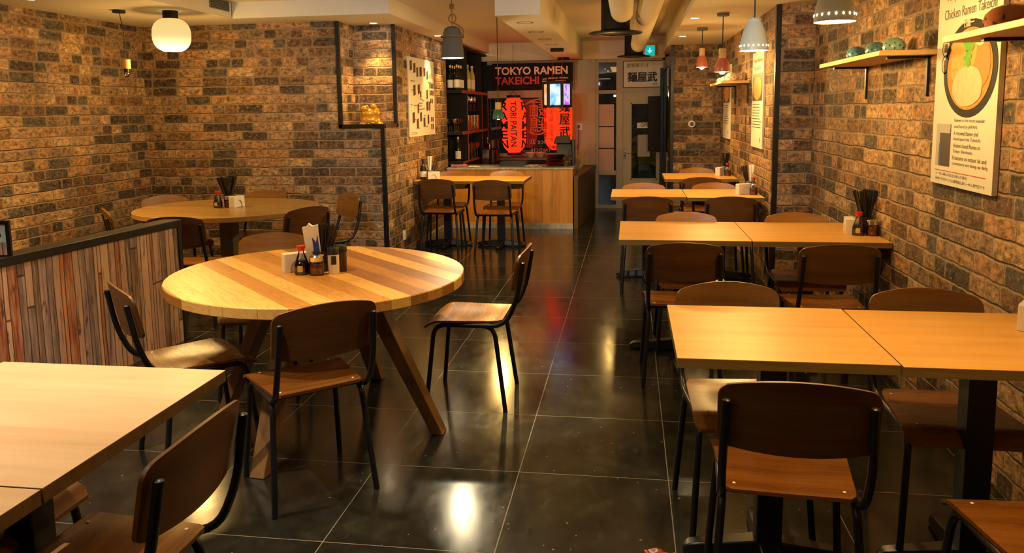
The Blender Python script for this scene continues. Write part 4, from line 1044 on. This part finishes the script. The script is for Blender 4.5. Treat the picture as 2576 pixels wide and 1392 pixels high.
def downlight(x, y, z, label, power, spot=R(70), on=True, mat=None, aim=(0, 0), color=WARM, blend=.6):
    t = thing('downlight', label, 'lamp', (x, y, z))
    G().lathe([(.036, -.004), (.048, -.004), (.05, 0), (.036, 0)] if on else [(.062, -.003), (.07, -.003), (.072, 0), (.062, 0)], 28).obj('trim_ring', M['white_pl'] if on else M['ink_brown'], t)
    if on:
        G().lathe([(0, -.002), (.036, -.002)], 24).obj('lit_disc', M['disc'], t)
        light('SPOT', (x, y, z-.03), power*3., color, .03, (R(aim[0]), R(aim[1]), 0), spot_size=spot, spot_blend=blend)
    else: G().lathe([(0, -.001), (.062, -.001)], 24).obj('unlit_disc', M['ceil'], t)
downlight(-2.43, 7.33, ZL, 'lit downlight above the framed corner niche', 18, R(75))
downlight(-2.14, 8.7, ZL, 'first lit downlight past the niche, above the menu board', 24, R(64))
downlight(-2.14, 9.3, ZL, 'second lit downlight past the niche, partly behind the grey pendant', 20, R(60))
downlight(-2.2, 10.75, ZL, 'lit downlight above the nearer bar shelf bays', 9, R(70))
downlight(-2.2, 11.45, ZL, 'lit downlight above the farthest bar shelf bay', 5, R(70))
downlight(.558, 7.087, ZR, 'nearer lit downlight in the right soffit', 22, R(85)); downlight(.566, 8.816, ZR, 'farther lit downlight in the right soffit', 22, R(85))
for k, (y, lb) in enumerate(((6.60, 'nearest unlit ring downlight under the beam'), (7.385, 'second unlit ring downlight under the beam'), (8.14, 'third unlit ring downlight under the beam'), (8.85, 'farthest unlit ring downlight under the beam'))):
    downlight(-.87, y, ZB, lb, 0, on=False)
# lamps of the room part behind and above the frame
downlight(-1.15, 1.75, ZH, 'lit ceiling downlight above the pale foreground table', 21, R(80), color=(1., .8, .54))
downlight(.55, 1.9, ZH-.21, 'lit ceiling downlight above the nearest right-hand table', 27, R(85))
downlight(-.60, 3.86, ZH, 'lit ceiling downlight above the aisle chair', 90, R(30), color=(1., .86, .55), blend=.25)
downlight(-.55, 2.75, ZH, 'lit ceiling downlight above the open aisle floor', 25, R(50), color=(1., .86, .55))
downlight(-1.75, 3.1, ZH, 'lit ceiling downlight above the striped round table', 24, R(80), color=WARM)
downlight(-4.35, 4.55, ZL, 'lit downlight washing the left brick wall', 75, R(80), aim=(0, -12))
downlight(-4.3, 5.2, ZL, 'second lit downlight washing the left brick wall', 20, R(80), aim=(0, -10))
downlight(-2.4, 2.2, ZH, 'lit ceiling downlight above the lath-clad low wall', 46, R(90), color=(1., .78, .58))
light('POINT', (-3.735, 6.05, 1.93), 22, WARM, .08)

# ================================================================== CEILING SERVICES
t = thing('air_duct', 'nearer white round air duct under the ceiling', 'duct', (0, 0, 0))
G().tube([(-.06, -1., 2.32), (-.07, 7.0, 2.32)], .1, 24).obj('pipe', M['ceil'], t)
t = thing('air_duct', 'longer white round air duct reaching towards the entrance', 'duct', (0, 0, 0))
G().tube([(.19, -1., 2.33), (.17, 6., 2.33), (.11, 10.4, 2.3)], .1, 24).obj('pipe', M['ceil'], t)
def diffuser(x, y, z, w, fw, lb):
    t = thing('air_diffuser', lb, 'vent', (x, y, z))
    G().lathe([(w, .0), (w, ZH-z)], 24).obj('plenum', M['black_wood'], t)
    G().lathe([(w, .03), (w*1.15, .012), (fw*.95, .006), (fw, 0), (fw*.97, -.006), (0, -.006)], 32).obj('flange', M['black_wood'], t)
    G().lathe([(fw*.55, -.012), (fw*.8, -.008), (fw*.8, -.006), (fw*.55, -.006)], 32).obj('ring', M['steel'], t)
diffuser(-.13, 7.25, 2.155, .13, .245, 'nearer black round air diffuser hanging beside the duct'); diffuser(.05, 10.55, 2.16, .12, .22, 'farther black round air diffuser near the entrance')
t = thing('wall_vent', 'dark louvred vent in the side of the raised ceiling', 'vent', (-3.515, 6.45, 2.385))
G().box(-.004, .004, -.16, .16, -.012, .075).obj('vent_frame', M['olive'], t); g = G()
for k in range(6): g.box(.004, .01, -.15, .15, -.005+.013*k, .002+.013*k)
g.obj('louvres', M['black_pl'], t)

# ================================================================== WALL SHELVES
def shelf(x0, x1, y0, y1, z, label, br):
    t = thing('wall_shelf', label, 'shelf', (0, 0, 0))
    G().box(x0, x1, y0, y1, z, z+.024).obj('board', M['shelfwood'], t, bevel=.002)
    for y in br: G().box(x1-.012, x1-.002, y-.012, y+.012, z-.19, z).box(x0+.06, x1, y-.012, y+.012, z-.012, z).obj('bracket', M['steel'], t)
shelf(1.165, 1.398, 2.2, 3.2, 1.70, 'pale wall shelf across the big ramen poster, nearest the camera', (2.4, 3.0))
shelf(1.146, 1.398, 3.89, 5.05, 1.70, 'pale wall shelf carrying three blue-green lanterns', (3.98, 4.95))
shelf(.861, 1.118, 7.685, 8.75, 1.70, 'far pale wall shelf carrying a speckled white lantern', (7.75, 8.65))
def pierced(label, x, y, z, r, mat, grp, hs=1., seed=0):
    t = thing('pierced_lantern', label, 'ornament', (x, y, z), 0, grp); rnd = random.Random(seed)
    pf = [(r*.55, 0), (r*.9, r*.2), (r, r*.5), (r*.93, r*.85), (r*.7, r*1.15), (r*.35, r*1.32), (r*.3, r*1.3), (r*.3, r*1.2)]
    G().lathe([(0, 0)]+[(a, b*hs) for a, b in pf]+[(0, r*1.2*hs)], 28).obj('ceramic_body', mat, t)
    g = G()
    for j in range(3 if hs == 1. else 2):
        for k in range(7):
            a = 2*PI*(k+.5*j)/7; zz = r*(.35+.24*j)*hs
            rr_ = r*(1, .985, .92, .79)[j] if j else r*.96
            d = Vector((math.cos(a), math.sin(a), .2*j)); m = Matrix.Translation((rr_*math.cos(a), rr_*math.sin(a), zz)) @ d.to_track_quat('Z', 'Y').to_matrix().to_4x4()
            h = G().ell((0, 0, 0), (r*.12, r*.06, r*.012), 8, 5).T(m @ Matrix.Rotation(rnd.uniform(0, 3), 4, 'Z')); g.add(h.v, h.f, True)
    g.obj('cut_holes', M['hole'], t)
GS = 'pierced ceramic lanterns on the wall shelves'
pierced('pierced pale mint lantern, nearest of three on the middle wall shelf', 1.262, 4.06, 1.724, .052, M['mint_cer'], GS)
pierced('pierced blue-green lantern in the middle of the middle wall shelf', 1.25, 4.30, 1.724, .052, M['blue_cer'], GS)
pierced('pierced darker blue lantern, farthest on the middle wall shelf', 1.235, 4.60, 1.724, .052, flat('deep_blue_ceramic', (.07, .2, .30), .3), GS)
pierced('pierced red-brown lantern on the shelf over the big poster', 1.30, 2.97, 1.724, .085, M['brown_cer'], GS, .75)
pierced('speckled cream lantern, nearest on the far wall shelf', .985, 7.93, 1.724, .065, M['cream_cer'], GS)
pierced('small blue lantern behind the speckled one on the far wall shelf', .94, 8.12, 1.724, .045, M['blue_cer'], GS)
pierced('small pale lantern farthest on the far wall shelf', .93, 8.38, 1.724, .042, M['white_cer'], GS)

# ================================================================== POSTERS
def bowl_pic(t, cx, cz, rx, rz, y):
    def disc(a, b, ox=0, oz=0, n=40, wob=0, sd=0):
        g = G(); rnd = random.Random(sd)
        g.add([(cx+ox+a*(1+wob*math.sin(5*2*PI*k/n+sd)+wob*.5*math.sin(9*2*PI*k/n))*math.cos(2*PI*k/n), 0, cz+oz+b*(1+wob*math.sin(4*2*PI*k/n+sd))*math.sin(2*PI*k/n)) for k in range(n)], [tuple(range(n))]); return g
    def put(g, d, name, m):
        for i, v in enumerate(g.v): g.v[i] = Vector((v.x, y-d, v.z))
        return g.obj(name, m, t)
    P = {k: flat('print_'+k, c, .6, var=v, scale=40, spec=.15) for k, c, v in (('bowl', (.016, .012, .012), .1), ('soup', (.66, .27, .05), .5), ('noodle', (.74, .38, .10), .6), ('meat', (.8, .52, .33), .22), ('green', (.13, .42, .03), .5), ('egg', (.8, .68, .5), .05), ('yolk', (.8, .16, .03), .1), ('bamboo', (.62, .24, .07), .25))}
    put(disc(rx, rz), .001, 'printed_bowl', P['bowl']); put(disc(rx*.84, rz*.84), .002, 'printed_soup', P['soup']); put(disc(rx*.62, rz*.36, -.1*rx, .42*rz, wob=.06, sd=1), .003, 'printed_noodles', P['noodle'])
    put(disc(rx*.3, rz*.42, -.4*rx, .1*rz, wob=.08, sd=2), .0032, 'printed_noodles', P['noodle']); put(disc(rx*.27, rz*.5, .5*rx, .1*rz, wob=.05, sd=3), .0034, 'printed_bamboo', P['bamboo'])
    put(disc(rx*.56, rz*.42, -.02*rx, -.36*rz, wob=.03, sd=4), .004, 'printed_meat', P['meat']); put(disc(rx*.2, rz*.22, -.02*rx, .55*rz, wob=.16, sd=5), .0045, 'printed_scallion', P['green']); put(disc(rx*.13, rz*.16, -.05*rx, .2*rz, wob=.25, sd=6), .0045, 'printed_scallion', P['green'])
    put(disc(rx*.2, rz*.17, .4*rx, .6*rz), .0046, 'printed_egg', P['egg']); put(disc(rx*.12, rz*.1, .4*rx, .6*rz), .005, 'printed_yolk', P['yolk'])
# big poster, local x runs towards the camera
p = thing('poster', 'big ramen poster board with a bowl of noodles on the right wall', 'poster', (XF-.002, 3.835, 0), R(-90))
PW = .62
G().box(0, PW, -.02, 0, 1.118, 1.99).obj('board', M['poster'], p)
g = G(); put_text(g, 'Tokyo', .08, 1.905, height=.05, y=-.021, bold=.01); g.obj('red_title', M['red_ink'], p)
g = G(); put_text(g, 'Ramen', .3, 1.905, width=.2, height=.048, y=-.021); put_text(g, 'Chicken Ramen Takeichi', .07, 1.838, width=.50, height=.042, y=-.021)
for k, s in enumerate(('Ramen is the most popular', 'soul food in JAPAN.', 'A renowed Ramen chef', 'developed the Takeichi', 'chicken based Ramen at', 'Tokyo Shimbashi.', 'It became an instant hit and', 'customers are lining up daily.')):
    put_text(g, s, .235, 1.392-.0262*k, width=.0105*len(s)+.03, height=.018, y=-.021)
put_text(g, 'らーめん職人の店主が選んだ東京', .06, 1.158, width=.33, height=.014, y=-.021); put_text(g, '新橋で行列のできる濃厚鶏白湯らーめん専門店です', .06, 1.135, width=.5, height=.014, y=-.021)
g.obj('lettering', M['ink_brown'], p)
G().box(.05, .56, -.0212, -.0205, 1.178, 1.181).obj('red_line', M['red_ink'], p)
bowl_pic(p, .352, 1.615, .258, .2, -.0205)
for cx_, cz_ in ((.105, 1.715), (.105, 1.645)):
    g = G(); n = 24; g.add([(cx_+a*math.cos(2*PI*k/n), -.0215, cz_+a*math.sin(2*PI*k/n)) for a in (.042, .036) for k in range(n)], [(k, (k+1) % n, n+(k+1) % n, n+k) for k in range(n)]); put_text(g, '鶏' if cz_ > 1.7 else '麺', cx_, cz_-.02, height=.04, y=-.0215, bold=.02, anchor='c'); g.obj('round_badge', M['ink_brown'], p)
g = G(); put_text(g, '竹麺一', .28, 1.787, width=.1, y=-.0222, bold=.02); g.obj('bowl_lettering', M['poster'], p)
G().box(.05, .205, -.0212, -.0205, 1.20, 1.385).obj('shop_photo', flat('photo_dark', (.05, .035, .04), .5, var=.5, scale=60), p); G().box(.05, .09, -.0216, -.021, 1.2, 1.385).box(.09, .2, -.0216, -.021, 1.345, 1.385).obj('photo_shopfront', flat('photo_pale', (.45, .42, .42), .5), p); G().box(.085, .11, -.0218, -.021, 1.205, 1.3).obj('photo_curtain', flat('photo_blue', (.06, .07, .18), .5), p)
# two more boards on the rear right wall
def poster2(y0, w, z0, z1, lb, tx):
    p = thing('poster', lb, 'poster', (XB-.002, y0, 0), R(-90)); G().box(0, w, -.015, 0, z0, z1).obj('board', M['poster'], p)
    g = G(); h = z1-z0; put_text(g, tx[0], .08*w, z1-.12*h, width=.8*w, height=.05*h, y=-.016, bold=.01); put_text(g, tx[1], .08*w, z1-.19*h, width=.72*w, height=.042*h, y=-.016)
    rnd = random.Random(4)
    for k in range(9): g.box(.1*w, w*(.7+.2*rnd.random()), -.0162, -.0155, z0+.45*h-.03*h*k, z0+.457*h-.03*h*k)
    put_text(g, '鶏', .75*w, z0+.06*h, height=.05*h, y=-.016); g.obj('lettering', M['ink_brown'], p)
    G().box(.06*w, .94*w, -.0162, -.015, z0+.49*h, z0+.775*h).obj('photo_ground', flat('photo_brown', (.09, .05, .03), .5, var=.4, scale=20), p)
    g = G(); n = 24; g.add([(w*.5+.38*w*math.cos(2*PI*k/n), -.017, z0+.62*h+.12*h*math.sin(2*PI*k/n)) for k in range(n)], [tuple(range(n))]); g.obj('photo_food', flat('photo_orange', (.7, .3, .06), .5, var=.25, scale=25), p)
poster2(7.41, .60, 1.118, 1.95, 'tall poster board on the rear right wall, nearer, with orange dish photo', ('Tokyo Ramen', 'Takeichi'))
poster2(9.60, .60, 1.12, 1.95, 'farthest poster board on the rear right wall, below the far shelf', ('Ramen', 'Takeichi'))
# menu board on the left side wall
p = thing('menu_board', 'cream menu board of many small photos on the side brick wall', 'poster', (XW+.002, 7.90, 0), R(90)); G().box(0, 1.08, -.012, 0, 1.21, 2.045).obj('board', M['poster'], p)
rnd = random.Random(11); g = G(); h2 = G()
for x, z, w, h in ((.07, 1.9, .08, .1), (.2, 1.88, .09, .1), (.32, 1.84, .07, .1), (.45, 1.85, .09, .1), (.62, 1.86, .08, .09), (.74, 1.83, .07, .09), (.18, 1.64, .09, .11), (.36, 1.66, .08, .1), (.45, 1.62, .05, .07), (.33, 1.45, .06, .1), (.12, 1.35, .09, .11), (.28, 1.29, .08, .1), (.42, 1.36, .08, .1), (.56, 1.3, .08, .1), (.74, 1.33, .07, .1), (.7, 1.48, .1, .1), (.82, 1.48, .06, .1), (.72, 1.61, .06, .1)):
    G().prism([(x, z), (x+w, z+.012), (x+w, z+h+.012), (x, z+h)], -.0135, -.0125).obj('menu_photo', flat('menu_photo', (.10, .055, .05), .5, var=.6, scale=30), p)
for j in range(2):
    for k in range(3): g.box(.86+.065*k, .91+.065*k, -.0135, -.0125, 1.66+.08*j, 1.715+.08*j)
for k in range(2): g.box(.88+.07*k, .93+.07*k, -.0135, -.0125, 1.57, 1.62); g.box(.9+.07*k, .945+.07*k, -.0135, -.0125, 1.27, 1.33); g.box(.9+.07*k, .945+.07*k, -.0135, -.0125, 1.36, 1.41)
for k in range(5): g.prism([(.85+.035*k, 1.85), (.862+.035*k, 1.85), (.868+.035*k, 1.9+.02*(k % 2)), (.856+.035*k, 1.9+.02*(k % 2))], -.0135, -.0125)
g.obj('small_photo_grid', flat('menu_photo', (.10, .055, .05), .5, var=.6, scale=30), p)
for k in range(16):
    x, z = rnd.uniform(.05, .8), rnd.uniform(1.25, 1.8); h2.box(x, x+rnd.uniform(.06, .16), -.0134, -.0125, z, z+.012)
for z in (1.235, 1.25): h2.box(.04, .3, -.0134, -.0125, z, z+.006)
h2.obj('caption_lines', flat('caption', (.3, .2, .2), .6), p)
# golden figurine in the niche
t = thing('golden_figurine', 'golden lucky figurine sitting in the black-framed brick niche', 'figurine', (-2.46, YA+.16, 1.342), R(25))
g = G(); g.ell((0, 0, .06), (.095, .07, .062)).ell((-.02, -.01, .12), (.07, .055, .05)).ell((.04, 0, .13), (.05, .05, .05)); g.obj('body', M['gold'], t)
g = G(); g.ell((-.055, -.03, .165), (.04, .035, .03)).ell((-.075, -.045, .18), (.012, .012, .014)).ell((-.035, -.05, .185), (.012, .012, .014)).ell((.03, -.01, .185), (.03, .028, .025)); g.obj('head', M['gold'], t)
g = G(); 
for x, y in ((-.08, -.04), (.08, -.04), (-.07, .05), (.08, .05)): g.ell((x, y, .02), (.035, .03, .022))
g.obj('feet', M['gold'], t)
for k in range(3): G().cyl((-.03+.03*k, -.065, .02+.012*k), .02, .008, 14).obj('coin', M['gold_foil'], t)
# small wall fittings
t = thing('thermostat', 'round white thermostat on the far brick wall', 'thermostat', (.768, YE, 1.275))
G().lathe([(0, 0), (.045, 0), (.045, .02), (.036, .03), (0, .03)], 24).T(Matrix.Rotation(PI/2, 4, 'X')).obj('housing', M['white_pl'], t); G().lathe([(0, .031), (.025, .031), (.025, .034), (0, .034)], 20).T(Matrix.Rotation(PI/2, 4, 'X')).obj('display', M['grey_cer'], t)
t = thing('power_socket', 'white power socket low on the side brick wall', 'socket', (XW, 7.62, .22)); G().box(0, .012, -.045, .045, -.05, .05).obj('plate', M['white_pl'], t, bevel=.003); G().cyl((0, 0, 0), .02, .014, 14).T(Matrix.Rotation(PI/2, 4, 'Y')).obj('outlet', M['cream_cer'], t)
t = thing('power_socket', 'small white switch plate with black plug on the cream wall behind the register', 'socket', (-.73, YF-.06, 1.22)); G().box(-.035, .035, -.012, 0, -.05, .05).obj('plate', M['white_pl'], t, bevel=.002); G().box(-.03, 0, -.04, -.012, -.02, .03).tube(fillet([(-.015, -.035, -.02), (-.015, -.04, -.2), (-.03, -.05, -.42)], .1), .004, 6).obj('plug', M['black_pl'], t)

# ================================================================== ADDED FILL LIGHTS AND UNSEEN SOURCES, NO FIXTURES
light('POINT', (-1.3, 10.6, 1.75), 2, (1., .3, .08), .2)  # added orange spill beside the red lanterns, no lamp of its own
light('AREA', (-1.2, -1.4, 2.42), 4, (1., .9, .78), (1.2, .6))  # added fill, stands in for ceiling lamps behind the camera
light('SPOT', (-.9, 1.0, 2.2), 130, (.78, .9, 1.), .03, (R(91), 0, R(-2)), spot_size=R(62), spot_blend=.5)  # unseen cool source, aimed to catch beam front and pendants
light('AREA', (-2.2, .6, 2.42), 6, (1., .92, .85), (.6, .6))
light('AREA', (-.2, 3.9, 2.44), 14, WARM, (.5, 2.5))
light('AREA', (-2.7, 4.6, 2.44), 12, WARM, (.8, .8))
light('POINT', (.7, .3, 1.8), 3, WARM, .05)  # this and the next added to brighten ceiling and walls
light('POINT', (-2.4, -.3, 1.9), 12, (1., .7, .4), .05)
light('POINT', (-.25, 9.9, 1.7), 5, WARM, .02)  # added fill for the passage, no lamp hangs here
light('POINT', (-3.2, 12.2, 3.6), 30, (1., .8, .5), .05)  # added outside, out of view, to bring out the parked car

w = bpy.data.worlds.new('night'); S.world = w; w.use_nodes = True
w.node_tree.nodes['Background'].inputs[0].default_value = (.02, .016, .012, 1); w.node_tree.nodes['Background'].inputs[1].default_value = .3
S.view_settings.view_transform = 'Standard'; S.view_settings.look = 'None'; S.view_settings.exposure = .3; S.view_settings.gamma = 1.
S.view_settings.use_curve_mapping = False
S.cycles.use_denoising = True
S.cycles.max_bounces = 6; S.cycles.diffuse_bounces = 3; S.cycles.glossy_bounces = 3; S.cycles.transparent_max_bounces = 12; S.cycles.caustics_reflective = False; S.cycles.caustics_refractive = False
S.cycles.sample_clamp_indirect = 4.
